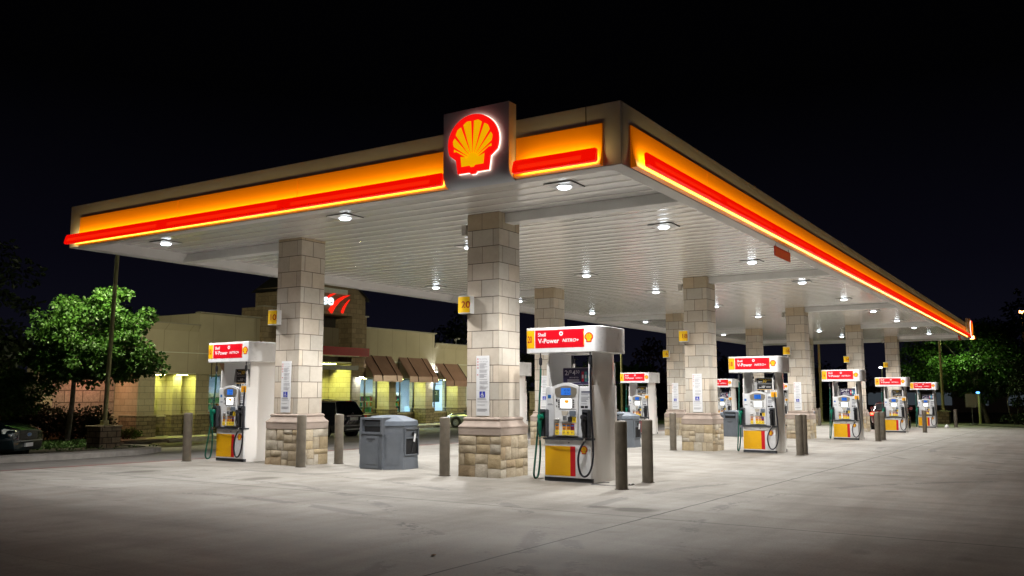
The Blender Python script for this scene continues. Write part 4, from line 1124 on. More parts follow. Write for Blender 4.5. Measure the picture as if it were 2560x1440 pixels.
# recessed bays: back wall, piers, knee walls
PIER = [(12.8, 13.75), (15.15, 15.65), (16.12, 16.95), (20.2, 21.3), (27.15, 28.55), (31.35, 32.05), (35.25, 36.05), (39.05, 40.1), (41.3, 42.2)]
for k, (a, b) in enumerate(PIER):
    y0 = SY+.02 if k not in (1,) else SY+.55
    pm = MB(); pm.box(a, b, y0, RY+.4, .44, 2.497); q = sp(pm, 'pier', M_sblk)
    pb = MB(); pb.box(a-.07, b+.07, y0-.09, RY+.3, SZ, .40); sp(pb, 'pier_base', M_srub, q)
    pl = MB(); pl.box(a-.10, b+.10, y0-.12, RY+.3, .40, .44); sp(pl, 'ledge', M_ledge, q)
mb = MB(); mb.box(13.75, 16.12, RY, RY+.2, .30, 2.6); sp(mb, 'bay_wall', M_sblk)
for a, b in ((13.75, 16.12), (28.62, 31.28), (32.12, 35.18), (36.12, 38.98), (17.0, 20.15)):
    t = .30 if a < 16 else .06
    mb = MB(); mb.box(a, b, RY-.10, RY+.1, SZ, t); q = sp(mb, 'knee_wall', M_srub)
    mb = MB(); mb.box(a-.02, b+.02, RY-.16, RY+(.1 if a > 16 else -.002), t+.002, t+.06); sp(mb, 'sill', M_ledge, q)
for a, b in ((13.0, 16.1), (16.95, 20.2), (28.5, 31.35), (32.0, 35.3), (36.0, 39.1)):
    mb = MB(); mb.box(a, b, SY+.03, RY+.3, 2.44, 2.496); sp(mb, 'bay_soffit', M_soff)
for k, (x, y) in enumerate(((14.3, SY+.5), (15.5, SY+.3), (18.5, SY+.5), (29.3, SY+.5), (30.6, SY+.5), (33.0, SY+.5), (34.5, SY+.5), (37.0, SY+.5), (38.3, SY+.5))):
    f = MB(); f.box(x-.3, x+.3, y-.12, y+.12, 2.395, 2.437); l = MB(); l.box(x-.27, x+.27, y-.09, y+.09, 2.388, 2.394)
    sp(l, 'tube', M_sofl, sp(f, 'soffit_lamp', M_soff))
# windows
def window(a, b, z0, z1, mull):
    mb = MB(); t = .06
    mb.box(a, a+t, RY-.02, RY+.08, z0, z1); mb.box(b-t, b, RY-.02, RY+.08, z0, z1); mb.box(a+t, b-t, RY-.02, RY+.08, z0, z0+t); mb.box(a+t, b-t, RY-.02, RY+.08, z1-t, z1)
    for q in mull: mb.box(q-.035, q+.035, RY-.015, RY+.075, z0+t, z1-t)
    fr = sp(mb, 'window', M_mul)
    mb = MB(); mb.box(a+t, b-t, RY+.025, RY+.035, z0+t, z1-t); sp(mb, 'pane', M_glass, fr)
    return fr
window(28.62, 31.33, .12, 2.43, (30.15,)); window(32.12, 35.23, .12, 2.43, (33.72,)); w3 = window(36.12, 39.03, .12, 2.43, (37.62,)); window(17.0, 20.17, .12, 2.43, (18.6,))
# brown standing seam awnings
M_awn = mat('copper brown awning', (0.34, 0.20, 0.155), 0.40, metal=0.15, var=0.18, scale=2)
M_awi = mat('pale awning return', (0.55, 0.54, 0.50), 0.6)
def awning(a, b, zt, zb, seams):
    mb = MB(); P = [(SY-.04, zt), (SY-1.02, zb+.36), (SY-1.05, zb)]
    mb.grid([[(x, y, z) for y, z in P] for x in (a, b)])
    mb.grid([[(x, y+.03, z-.03) for y, z in P] for x in (a, b)])
    for x in (a, b): mb.face([(x, P[1][0], P[1][1]), (x, P[2][0], P[2][1]), (x, P[2][0]+.03, P[2][1])])
    aw = sp(mb, 'awning', M_awn)
    for q in seams:
        mb = MB(); x = a+(b-a)*q
        mb.grid([[(x-.02, y-.012, z+.012) for y, z in P], [(x, y-.045, z+.03) for y, z in P], [(x+.02, y-.012, z+.012) for y, z in P]])
        sp(mb, 'seam', mat('dark seam', (.045, .022, .015), .5, metal=.4), aw)
    mb = MB()
    for x in (a+.02, b-.02): mb.tube([(x, SY-.05, zb+.1), (x, SY-1.0, zb+.15)], .02, 6); mb.tube([(x, SY-.05, zt-.1), (x, SY-.05, zb)], .02, 6)
    mb.tube([(a, SY-1.02, zb+.02), (b, SY-1.02, zb+.02)], .025, 6)
    sp(mb, 'frame', M_mul, aw)
awning(28.62, 31.45, 3.86, 2.22, (.30, .80)); awning(32.22, 35.3, 3.84, 2.20, (.28, .79)); awning(36.25, 39.0, 3.54, 1.95, (.33, .97)); awning(17.0, 20.2, 3.86, 2.22, (.3, .7))
# entrance tower
mb = MB()
mb.box(21.25, 22.45, SY-.5, SY+1.6, 2.1, 6.2); mb.box(27.13, 28.3, SY-.5, SY+1.6, 2.5, 6.2)
mb.box(21.25, 28.3, SY-.5, SY+1.6, 6.2, 7.45)
mb.face([(21.25, SY-.5, 7.45), (28.3, SY-.5, 7.45), (27.2, SY-.5, 8.15), (22.35, SY-.5, 8.15)])
mb.box(20.2, 21.248, SY-.25, SY+1.5, 2.46, 6.26); mb.box(28.302, 28.75, SY-.25, SY+1.5, 2.46, 6.26)
tw = sp(mb, 'tower', M_twr)
mb = MB()
mb.face([(20.9, SY-.7, 7.2), (21.2, SY-.7, 7.35), (22.35, SY-.7, 8.22), (22.35, SY+1.65, 8.22), (20.9, SY+1.65, 7.2)]); mb.face([(28.6, SY-.7, 7.22), (27.2, SY-.7, 8.22), (27.2, SY+1.65, 8.22), (28.6, SY+1.65, 7.22)])
mb.face([(22.35, SY-.7, 8.22), (27.2, SY-.7, 8.22), (27.2, SY+1.65, 8.22), (22.35, SY+1.65, 8.22)])
sp(mb, 'roof', mat('dark metal roof', (.03, .028, .026), .6), tw)
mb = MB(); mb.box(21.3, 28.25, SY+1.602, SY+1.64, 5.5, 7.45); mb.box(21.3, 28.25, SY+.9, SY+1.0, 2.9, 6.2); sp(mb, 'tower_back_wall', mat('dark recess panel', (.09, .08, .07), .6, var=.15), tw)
for a, b in ((20.15, 21.3), (28.25, 28.85)):
    mb = MB(); mb.box(a, b, SY-.35, SY+.3, 6.262, 6.33); sp(mb, 'coping', M_cap, tw)
mb = MB(); mb.box(22.6, 26.55, SY-.62, SY-.52, 7.46, 7.76); sp(mb, 'white_band', mat('white sign band', (.60, .60, .57), .5), tw)
# red entrance canopy and steel header
mb = MB(); pts = [(22.0, SY-.52), (27.6, SY-.52), (27.9, SY-.75), (27.95, SY-1.1), (27.75, SY-1.4), (22.0, SY-1.4)]
mb.prism(pts, 3.72, 4.20)
rc = sp(mb, 'entrance_canopy', mat('glossy dark red cladding', (.30, .004, .010), .5, var=.12, spec=.15))
mb = MB(); mb.prism([(x, y) for x, y in pts], 3.70, 3.718); sp(mb, 'underside', mat('orange lit underside', (.55, .05, .02), .5), rc)  # orange light on the canopy bottom is put into this colour
mb = MB(); mb.box(22.0, 26.9, SY-1.35, SY-.52, 3.66, 3.698); sp(mb, 'soffit', M_soff, rc)
mb = MB(); mb.box(22.2, 27.5, SY-.75, SY-.52, 2.86, 3.14); sp(mb, 'steel_header', mat('weathered steel', (.13, .125, .11), .55, metal=.4, var=.3))
mb = MB(); mb.box(22.45, 27.12, SY-.48, RY+.9, 3.30, 3.36); sp(mb, 'entrance_soffit', M_soff)
f = MB(); f.box(24.2, 26.6, SY+.2, SY+.5, 3.25, 3.297); l = MB(); l.box(24.25, 26.55, SY+.22, SY+.48, 3.243, 3.249); sp(l, 'tube', M_sofl, sp(f, 'soffit_lamp', M_soff))
mb = MB(); mb.box(25.75, 27.12, RY+.3, RY+.5, SZ, 3.30); mb.box(27.12, 27.3, SY-.45, RY+.5, SZ, 3.30); sp(mb, 'jamb_wall', M_sblk)
mb = MB()
for x in (22.5, 23.6, 24.65, 25.68): mb.box(x-.04, x+.04, RY+.32, RY+.42, SZ, 3.28)
mb.box(22.5, 25.7, RY+.33, RY+.41, 2.0, 2.1)
d = sp(mb, 'entrance_door', M_mul)
mb = MB(); mb.box(22.5, 25.7, RY+.36, RY+.37, SZ, 3.28); sp(mb, 'pane', M_glass, d)
mb = MB(); mb.box(25.05, 25.58, RY+.30, RY+.34, .15, 1.0); sp(mb, 'poster', mat('green door poster', (.03, .22, .17), .4), d)
# bright sales room behind the glass
M_int = mat('white room wall', (.42, .50, .58), .7, var=.03)
mb = MB(); mb.box(13.5, 41.5, ROOM, ROOM+.1, SZ, 3.2); mb.box(13.4, 13.5, RY+.5, ROOM, SZ, 3.2); mb.box(41.5, 41.6, RY+.5, ROOM, SZ, 3.2); sp(mb, 'room_wall', M_int)
mb = MB(); mb.box(13.5, 41.5, RY+.2, ROOM, SZ-.1, SZ+.02); sp(mb, 'room_floor', mat('pale floor tile', (.5, .48, .45), .3))
mb = MB(); mb.box(13.5, 41.5, RY+.5, ROOM, 2.46, 2.48); sp(mb, 'room_ceiling', M_int)
M_rl = lamp_mat('cool room lamp', (.72, .90, 1.0), 42.0)
for x in (15.8, 18.6, 23.5, 26, 29.7, 31.8, 33.6, 36.0, 38.0, 40):
    mb = MB(); mb.box(x-.5, x+.5, RY+1.2, RY+2.4, 2.44, 2.455); sp(mb, 'room_lamp', M_rl)
# shelves and coolers with stock
r = random.Random(21)
stock_cols = [(.55, .05, .04), (.65, .45, .05), (.05, .30, .10), (.04, .12, .45), (.55, .55, .52), (.60, .25, .05), (.30, .05, .25), (.05, .40, .45), (.08, .45, .12)]
M_stock = tint_mat('shelf stock', .5, 20, .2, .0)
for (x0, x1, y, lab) in ((28.75, 32.0, RY+.60, 'shop shelf packed with snacks behind the first window right of the entrance'), (32.2, 34.4, RY+.70, 'shop shelf of drinks behind the left half of the middle window'), (17.2, 20.0, RY+.8, 'shop shelf behind the window left of the entrance tower')):
    e = tag(empty('store_shelf', ((x0+x1)/2, y, SZ+.02)), lab, 'shelf', 'shelves inside the shop')
    mb = MB(); w = (x1-x0)/2
    for k in range(6): mb.box(-w, w, -.2, .22, .08+.36*k, .11+.36*k)
    mb.box(-w, w, .222, .25, .0, 2.1); mb.box(-w-.03, -w-.002, -.2, .25, 0, 2.1); mb.box(w+.002, w+.03, -.2, .25, 0, 2.1)
    mb.build('frame', mat('white shelf', (.6, .62, .64), .4), e)
    st = MB()
    for k in range(5):
        x = -w+.03
        c = r.choice(stock_cols)
        while x < w-.12:
            bw = r.uniform(.07, .16)
            if r.random() < .5: c = r.choice(stock_cols)
            st.box(x, x+bw-.012, -.18, .1, .112+.36*k, .112+.36*k+r.uniform(.18, .31), 0, tuple(q*r.uniform(.7, 1.1) for q in c)); x += bw
    t = st.build('stock', M_stock, e); t['kind'] = 'stuff'
e = tag(empty('drinks_cooler', (18.6, RY+3.4, SZ+.02)), 'tall drinks cooler with blue lit advert inside the shop, left of pump 10', 'cooler')
mb = MB(); mb.box(-1.2, 1.2, 0, .8, 0, 2.1); mb.build('cabinet', mat('cooler cabinet', (.06, .09, .14), .4), e)
mb = MB(); mb.box(-.1, .55, -.03, -.001, .5, 1.9); mb.build('lit_advert', lamp_mat('blue lit advert', (.05, .12, .95), 2.2), e)
e = tag(empty('window_sign', (38.05, RY+.35, 1.35)), 'dark teal sign with white letters CE inside the right shop window', 'sign')
mb = MB(); mb.box(-.42, .62, -.01, .01, -.55, .35); mb.build('board', mat('dark teal board', (.02, .08, .12), .5), e)
mb = MB(); mb.flat(word('CE', .15, .10, h=.26, centre=True), lambda u, v, d: (u, -.012-d, v), .003); mb.build('lettering', M_wt, e)
e = tag(empty('ice_freezer', (37.2, RY+1.3, SZ+.02)), 'white and blue freezer cabinet behind the right shop window', 'freezer')
mb = MB(); mb.box(-.5, 1.5, 0, .7, 0, 1.1); mb.build('cabinet', mat('pale blue cabinet', (.35, .50, .60), .4), e); mb = MB(); mb.box(.2, .7, -.012, -.001, .45, .75); mb.build('label_panel', mat('warm label', (.7, .4, .2), .5), e)
# shop sign: letters and road sweeps
e = tag(empty('store_sign', (25.9, SY-.52, 6.75)), 'lit shop sign of white letters se with two red road sweeps on the entrance tower', 'sign')
sf = lambda u, v, d: (u, -d, v)
mb = MB()
for p in word('se', -1.42, -.02, h=.46, w=.88, bold=.02, shear=.12): mb.slab(p, sf, .03, .09)
mb.build('lettering', lamp_mat('cold white letter', (.75, .93, 1.0), 1.6), e)
M_swo = lamp_mat('red lit sweep', (1.0, .020, .008), 1.15)
def sweep(P, w):
    mb = MB(); L = [Vector((a, b)) for a, b in P]; rows = []
    for k, q in enumerate(L):
        d = (L[min(k+1, len(L)-1)]-L[max(k-1, 0)]).normalized(); nn = Vector((-d.y, d.x))*w[k]
        rows.append([sf(q.x+nn.x, q.y+nn.y, .09), sf(q.x-nn.x, q.y-nn.y, .09)]); 
    mb.grid(rows); mb.grid([[Vector(p)+Vector((0, .06, 0)) for p in rw] for rw in rows])
    return mb.build('red_sweep', M_swo, e)
sweep([(-.80, -.42), (-.50, -.02), (-.08, .33), (.40, .58), (.86, .72)], [.17, .15, .11, .06, .01])
sweep([(.22, -.42), (.36, -.12), (.56, .15), (.88, .46)], [.09, .08, .05, .01])
sweep([(-1.05, .40), (-.82, .56), (-.52, .68), (-.20, .76)], [.06, .06, .04, .01])
# dark wall lights on the piers, and rooftop cameras
for k, (x, z, lab) in enumerate(((28.35, 2.55, 'dark box wall light left of the first brown awning'), (36.05, 2.45, 'dark box wall light between the second and third awnings'))):
    e = tag(empty('wall_light', (x, SY-.10, z)), lab, 'wall light', 'box lights on the shop wall')
    mb = MB(); mb.prism([(-.16, 0), (.16, 0), (.16, -.2), (.10, -.3), (-.10, -.3), (-.16, -.2)], -.1, .48); mb.build('housing', M_mul, e, bevel=.015)
    mb = MB(); mb.box(-.11, .11, -.24, -.03, -.112, -.102); mb.build('lens', lamp_mat('cool wall lamp', (.85, .92, 1.0), 160.0) if k == 0 else MATS['cool wall lamp'], e)
    mb = MB(); mb.box(-.11, .11, -.24, -.03, .482, .490); mb.build('upper_lens', MATS['cool wall lamp'], e)
for x, lab in ((13.5, 'small roof camera above the left end of the shop'), (39.3, 'small roof camera above the right wing of the shop')):
    e = tag(empty('roof_camera', (x, SY+.4, 5.0)), lab, 'camera', 'cameras on the shop roof')
    mb = MB(); mb.tube([(0, 0, 0), (0, 0, .32)], .025, 8); mb.build('pole', M_post, e)
    mb = MB(); mb.tube([(-.22, -.12, .34), (.16, .05, .42)], [.09, .06], 8); mb.tube([(.1, -.1, .46), (.22, -.2, .44)], [.05, .07], 8); mb.build('housing', MATS['camera housing'], e, smooth=True, angle=50)
# rough stone side wall left of the shop, washed by a warm lamp
sw = tag(empty('stone_wall', (10.0, RY+1.2, SZ)), 'rough stone wall in pinkish lamp light at the left end of the shop', 'wall')
M_split = block_mat('split face stone', (.42, .33, .27), (.33, .25, .20), (.12, .09, .07), bw=.9, bh=.56, msize=.02, bmp=1.0, grain=.6)
def swp(mb, name, mt, par=None):
    for i, (x, y, z) in enumerate(mb.v): mb.v[i] = (x-10, y-RY-1.2, z-SZ)
    return mb.build(name, mt, par or sw)
mb = MB(); mb.box(9.6, 12.85, RY+.9, RY+1.4, .40, 3.2); swp(mb, 'wall', M_split)
mb = MB(); mb.box(9.5, 12.78, RY+.75, RY+1.4, SZ, .38); swp(mb, 'wall_base', M_srub); mb = MB(); mb.box(9.5, 12.78, RY+.70, RY+1.0, .382, .44); swp(mb, 'ledge', M_ledge)
mb = MB(); mb.box(8.8, 9.6, RY+.7, RY+1.5, SZ, 3.2); swp(mb, 'pier', M_sblk)
e = tag(empty('wash_lamp', (11.2, RY+.1, 2.95)), 'warm wash lamp hidden in the tree crown before the rough stone wall', 'lamp')
mb = MB(); mb.box(-.9, .9, -.1, .06, 0, .1); mb.tube([(0, .05, .05), (0, .8, .3)], .03, 6); mb.build('housing', M_mul, e)
mb = MB(); mb.face([(-.85, -.09, -.004), (.85, -.09, -.004), (.85, .05, -.004), (-.85, .05, -.004)]); mb.build('tube', lamp_mat('warm pink lamp', (1.0, .42, .26), 75.0), e)
# ------------------------------------------------------------------ car park lamps
M_pole = mat('brown painted pole', (.42, .40, .20), .55, metal=.3, var=.1)
M_rub2 = block_mat('lamp plinth stone', (.40, .33, .23), (.26, .20, .13), (.10, .08, .06), bw=.34, bh=.2, msize=.014, bmp=1.0, grain=.5)
def area_lamp(parent, loc, size, watts, col, spread=170, rot=(0, 0, 0)):
    ld = bpy.data.lights.new('lamp_light', 'AREA'); ld.shape = 'DISK'; ld.size = size; ld.energy = watts; ld.color = col; ld.spread = R(spread)
    lo = bpy.data.objects.new('lamp_light', ld); COL.objects.link(lo); lo.parent = parent; lo.location = loc; lo.rotation_euler = rot
    return lo
def lamp_post(x, y, top, lab, watts, col, plinth=True, head_dir=(1, 0), z=None, r=.075, lean=(0, 0), tilt=0, turn=0):
    z = ground_z(x, y)+.1 if z is None else z
    o = tag(empty('lamp_post', (x, y, z)), lab, 'lamp post', 'car park lamp posts')
    h = top-z; b = 0
    if plinth:
        mb = MB(); mb.box(-.38, .38, -.38, .38, -.2, .72); mb.box(-.42, .42, -.42, .42, .722, .79); mb.build('plinth', M_rub2, o, bevel=.02); b = .79
    mb = MB(); mb.tube([(0, 0, b), (lean[0], lean[1], h)], [r, r*.8], 12); mb.box(-.15, .15, -.15, .15, b, b+.03); mb.box(-.1, .1, -.1, .1, b+.03, b+.16); mb.build('pole', M_pole, o, smooth=True, angle=40)
    dx, dy = head_dir
    mb = MB(); a = math.atan2(dy, dx); c, s = math.cos(a), math.sin(a)
    P = lambda u, v: (u*c-v*s+lean[0], u*s+v*c+lean[1])
    mb.prism([P(.05, -.06), P(.3, -.18), P(.95, -.18), P(1.0, 0), P(.95, .18), P(.3, .18), P(.05, .06)], h-.05, h+.08); hd = mb.build('lamp_head', M_pole, o, bevel=.01)
    mb = MB(); mb.prism([P(.35, -.14), P(.9, -.14), P(.9, .14), P(.35, .14)], h-.075, h-.052); mb.build('lens', lamp_mat('lot lamp lens %d' % (len(bpy.data.materials)), col, 14.0), hd)
    if watts: area_lamp(o, (*P(.62, 0), h-.12), .4, watts, col, 172, (R(tilt), 0, R(turn)))
    return o
LOT = (.90, 1.0, .50)
lamp_post(4.3, 18.5, 7.2, 'tall lamp post on a square stone plinth in the planting island with the tree', 1150, (1.0, .96, .62), head_dir=(.25, .97), lean=(.09, -.15), tilt=52, turn=-32)
lamp_post(41.5, 17.0, 5.75, 'lamp post with green white head seen between the pillars beyond pump 6', 1150, (1.0, .95, .64), plinth=False, head_dir=(-.5, .86), tilt=55, turn=22)
lamp_post(50.3, 5.9, 7.2, 'yellow lit lamp post behind pump 16', 300, LOT, plinth=False, head_dir=(.8, .6), r=.09)
lamp_post(54.8, -1.3, 5.75, 'brown lamp post on a stone plinth before the big tree at the far end', 300, (.72, 1.0, .40), head_dir=(.9, -.44), r=.10)
# far street lamps
def far_lamp(x, y, z, r, col, st, lab, gr=None):
    o = tag(empty('street_lamp', (x, y, -1)), lab, 'street lamp', gr)
    mb = MB(); mb.tube([(0, 0, 0), (0, 0, z+1-.1)], .09, 8); mb.tube([(0, 0, z+.9), (-.3, .0, z+1.02), (-.8, 0, z+1.05)], .05, 6); mb.build('pole', M_pole, o)
    mb = MB(); a = [2*math.pi*k/12 for k in range(12)]
    mb.grid([[(-.8+q*r*math.cos(t), q*r*math.sin(t), z+1+h*r) for t in a] for q, h in ((.2, .5), (.8, .35), (1, 0), (.7, -.45), (.2, -.6))], close_u=True, cap=True)
    mb.build('lamp_head', lamp_mat(lab[:24], col, st), o, smooth=True)
far_lamp(95.5, -4.9, 10.0, .30, (1.0, .42, .14), 12.0, 'orange street lamp glowing high at the right edge')
far_lamp(108, 11.6, 4.6, .22, (.95, .97, 1.0), 7.0, 'small white street lamp far off between the last pillars')
far_lamp(57.5, -3.35, 1.45, .13, (.10, .35, 1.0), 4.0, 'small blue lamp beside the grey sign board')

# grey back of a road sign
o = tag(empty('road_sign', (53.6, -3.2, ground_z(53.6, -3.2))), 'blank grey board on a thin post beyond the last pump', 'sign')
mb = MB(); mb.tube([(0, 0, -.1), (0, 0, 2.2)], .03, 8); mb.tube([(0, 0, -.02), (0, 0, .06)], .28, 10); mb.build('post', M_post, o)
mb = MB(); mb.box(-.04, -.02, -.38, .38, 1.16, 2.06); mb.build('board', mat('grey sign back', (.30, .31, .27), .5, var=.08), o)

# ------------------------------------------------------------------ trees
M_bark = mat('grey bark', (.20, .185, .15), .95, var=.4, scale=8, bmp=1.0, bscale=20)
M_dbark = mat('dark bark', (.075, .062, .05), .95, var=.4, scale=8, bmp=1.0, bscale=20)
def leaf_mat(name, lo, hi, rough=.5):
    m, nt, bs = new_mat(name)
    c = ramp(nt, noise(nt, 2.2, 5, .6), [(.3, lo), (.7, hi)])
    a = node(nt, 'ShaderNodeAttribute', attribute_name='tint'); c = mulc(nt, c, a.outputs['Color'])
    lk(nt, c, bs.inputs['Base Color']); bs.inputs['Roughness'].default_value = rough; bs.inputs['Specular IOR Level'].default_value = .4
    o = nt.nodes['Material Output']; t = node(nt, 'ShaderNodeBsdfTranslucent'); lk(nt, c, t.inputs[0])
    x = node(nt, 'ShaderNodeMixShader'); x.inputs[0].default_value = .3
    lk(nt, bs.outputs[0], x.inputs[1]); lk(nt, t.outputs[0], x.inputs[2]); lk(nt, x.outputs[0], o.inputs[0])
    return m
M_leaf = leaf_mat('oak leaf', (.025, .076, .010), (.056, .140, .020))
M_leaf2 = leaf_mat('bright leaf', (.026, .075, .010), (.055, .125, .018))
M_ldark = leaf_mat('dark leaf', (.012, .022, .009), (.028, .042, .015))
M_lred = leaf_mat('orange lit leaf', (.06, .028, .012), (.10, .05, .02))  # reddish foliage with the orange lamplight on it put into the leaf colour
M_gcov = leaf_mat('ground cover leaf', (.03, .07, .02), (.06, .12, .035))

def leaves(mb, c, rad, n, size, r, droop=.35, slim=.32):
    for _ in range(n):
        while True:
            p = Vector((r.uniform(-1, 1), r.uniform(-1, 1), r.uniform(-1, 1)))
            if p.length < 1: break
        q = Vector(c)+Vector((p.x*rad[0], p.y*rad[1], p.z*rad[2]))
        d = Vector((p.x+r.uniform(-.7, .7), p.y+r.uniform(-.7, .7), p.z*.5-droop+r.uniform(-.6, .6))).normalized()
        s = d.cross(Vector((r.uniform(-1, 1), r.uniform(-1, 1), r.uniform(-1, 1)))).normalized()
        L = size*r.uniform(.7, 1.25); w = L*slim
        t = r.uniform(.65, 1.25); tint = (t*r.uniform(.92, 1.12), t, t*r.uniform(.8, 1.05))
        mid = q+d*L*.5+d.cross(s)*L*.08
        mb.face([q, mid+s*w, q+d*L, mid-s*w], 0, tint)

def tree(x, y, z, lab, crown, clumps, n, size, seed, trunk_r=.11, lean=(0, 0), bark=None, leaf=None, group=None, name='tree', cat='tree', stems=1, gap=.45):
    """crown: centre offset and half-sizes; clumps fill it unevenly, limbs reach out to them"""
    r = random.Random(seed); o = tag(empty(name, (x, y, z)), lab, cat, group)
    lobes = crown if isinstance(crown[0][0], (tuple, list)) else [crown]
    (cx, cy, cz), (rx, ry, rz) = lobes[0]
    cl = []; vol = [a*b*c for _, (a, b, c) in lobes]; tv = sum(vol)
    for ((lx, ly, lz), (sx, sy, sz)), v in zip(lobes, vol):
        k = 0
        while k < max(5, clumps*v/tv):
            p = Vector((r.uniform(-1, 1), r.uniform(-1, 1), r.uniform(-1, 1)))
            if not (gap < p.length < 1.0): continue
            p *= r.uniform(.80, 1.16)
            cl.append((Vector((lx+p.x*sx, ly+p.y*sy, lz+p.z*sz*(1 if p.z > 0 else .85))), r.uniform(.45, 1.0))); k += 1
    tb = MB(); fork = Vector((cx*.6+lean[0], cy*.6+lean[1], cz-rz*.72))
    for s in range(stems):
        off = Vector((0, 0, 0)) if stems == 1 else Vector((r.uniform(-.25, .25), r.uniform(-.25, .25), 0))
        f2 = fork if stems == 1 else fork+off*4
        tb.tube([off*.6+Vector((0, 0, -.2)), off*.7+Vector((0, 0, .05)), off+f2*.5+Vector((r.uniform(-.05, .05), r.uniform(-.05, .05), 0)), f2], [trunk_r*1.35, trunk_r*1.1, trunk_r*.92, trunk_r*.8], 10)
        top = Vector((cx, cy, cz+rz*.45)); tb.tube([f2, (f2+top)/2+Vector((r.uniform(-.2, .2), r.uniform(-.2, .2), 0)), top], [trunk_r*.8, trunk_r*.5, trunk_r*.15], 8)
    for q, k in cl[::2]:
        b = fork+(Vector((cx, cy, cz+rz*.3))-fork)*r.uniform(0, .6); m = (b+q)/2+Vector((0, 0, .15*rz*r.random()))
        tb.tube([b, m, q], [trunk_r*.38, trunk_r*.22, trunk_r*.06], 6)
    tb.build('trunk', bark or M_bark, o, smooth=True, angle=70)
    lb = MB(); tot = sum(k for _, k in cl)
    cr = (rx*ry*rz)**(1/3)*(.34 if len(lobes) == 1 else .30)
    for q, k in cl: leaves(lb, q, (cr*k*1.15, cr*k*1.15, cr*k*.72), int(n*k/tot), size, r)
    lb.build('crown', leaf or M_leaf, o)
    return o
tree(5.5, 22.6, -.33, 'leafy green tree with pale trunk standing in the kerbed planting island', [((0.13, -0.21, 4.08), (1.55, 1.55, 1.45)), ((1.10, -1.75, 3.33), (1.30, 1.30, 0.90)), ((.95, -1.50, 4.80), (1.05, 1.05, 0.90)), ((-0.37, 0.59, 3.33), (1.00, 1.00, 0.75)), ((0.54, -0.84, 2.85), (1.45, 1.45, 0.65)), ((-.55, .85, 2.75), (1.0, 1.0, .6)), ((1.45, -2.3, 2.75), (.8, .8, .55))], 210, 31000, .15, 3, .095, bark=M_bark, leaf=M_leaf, group=None)
tree(4.6, 26.3, -.55, 'low bright green tree behind the parked dark car', ((0.0, 0, 1.9), (2.5, 2.0, 1.0)), 40, 9000, .13, 5, .07, leaf=M_leaf2, stems=2)
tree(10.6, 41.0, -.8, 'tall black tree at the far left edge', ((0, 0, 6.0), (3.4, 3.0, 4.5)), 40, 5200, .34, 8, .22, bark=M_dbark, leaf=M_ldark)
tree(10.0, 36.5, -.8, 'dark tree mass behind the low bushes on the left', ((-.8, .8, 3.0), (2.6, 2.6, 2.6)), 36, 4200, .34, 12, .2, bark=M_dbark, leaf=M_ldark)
tree(62.0, -3.5, -.8, 'big spreading green tree beyond the last pump', ((-1.2, .9, 4.6), (4.3, 4.6, 2.9)), 80, 24000, .21, 15, .19, bark=M_bark, leaf=M_leaf2)
tree(70.0, -8.5, -.9, 'tall dark tree at the far right edge', ((0, 0, 6.0), (5.0, 5.0, 4.4)), 50, 9000, .32, 17, .25, bark=M_dbark, leaf=M_ldark)
tree(56.6, -5.6, -.72, 'slim many stemmed shrub tree right of the big tree', ((0, -.2, 2.6), (1.4, 1.5, 1.6)), 22, 2200, .20, 19, .035, bark=M_bark, leaf=M_ldark, stems=4)
for k, (x, y, z, c, nn, sd, lf, lab) in enumerate((
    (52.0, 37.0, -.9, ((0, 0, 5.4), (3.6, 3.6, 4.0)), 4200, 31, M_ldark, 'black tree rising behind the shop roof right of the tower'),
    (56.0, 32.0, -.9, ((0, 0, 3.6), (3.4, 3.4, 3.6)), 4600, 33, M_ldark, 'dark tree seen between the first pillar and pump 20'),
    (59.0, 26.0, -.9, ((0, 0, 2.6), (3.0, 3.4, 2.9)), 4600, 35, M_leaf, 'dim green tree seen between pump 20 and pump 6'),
    (74.0, 26.5, -.9, ((0, 0, 4.6), (3.6, 4.2, 4.4)), 5200, 37, M_lred, 'reddish tree in orange light seen between the pillars behind pump 4'),
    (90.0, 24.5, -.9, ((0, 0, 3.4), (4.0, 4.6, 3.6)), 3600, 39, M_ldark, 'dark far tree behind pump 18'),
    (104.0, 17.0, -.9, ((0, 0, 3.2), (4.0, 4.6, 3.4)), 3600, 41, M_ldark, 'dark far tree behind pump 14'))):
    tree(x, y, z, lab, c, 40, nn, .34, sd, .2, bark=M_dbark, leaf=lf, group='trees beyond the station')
# low bushes
def bush(x, y, z, rx, rz, n, sd, lf, lab, size=.12, group=None):
    r = random.Random(sd); o = tag(empty('bush', (x, y, z)), lab, 'bush', group)
    sb = MB()
    for k in range(7):
        a = r.uniform(0, 6.28); sb.tube([(0, 0, -.1), (rx*.3*math.cos(a), rx*.3*math.sin(a), rz*.6), (rx*.65*math.cos(a), rx*.65*math.sin(a), rz*1.3)], [.03, .02, .008], 5)
    sb.build('stem', M_dbark, o)
    lb = MB()
    for k in range(14):
        a, q = r.uniform(0, 6.28), r.random()**.5
        leaves(lb, (rx*.75*q*math.cos(a), rx*.75*q*math.sin(a), rz*(.45+.75*r.random()*(1.15-q*.6))), (rx*.42, rx*.42, rz*.42), n//14, size, r, droop=0, slim=.4)
    lb.build('foliage', lf, o)
for k, (x, y, rx, rz, lab) in enumerate(((8.0, 31.0, 1.5, 1.25, 'dark bush behind the parked car, first of the row'), (8.6, 29.5, 1.4, 1.30, 'dark bush left of the pale tree trunk'),
        (9.6, 28.6, 1.3, 1.25, 'dark bush right of the pale tree trunk before the rough stone wall'), (10.5, 29.2, 1.1, .95, 'dark bush below the warm lit stone wall'))):
    bush(x, y, -.7, rx, rz, 1500, 50+k, M_ldark, lab, .14, 'dark bushes left of the shop')
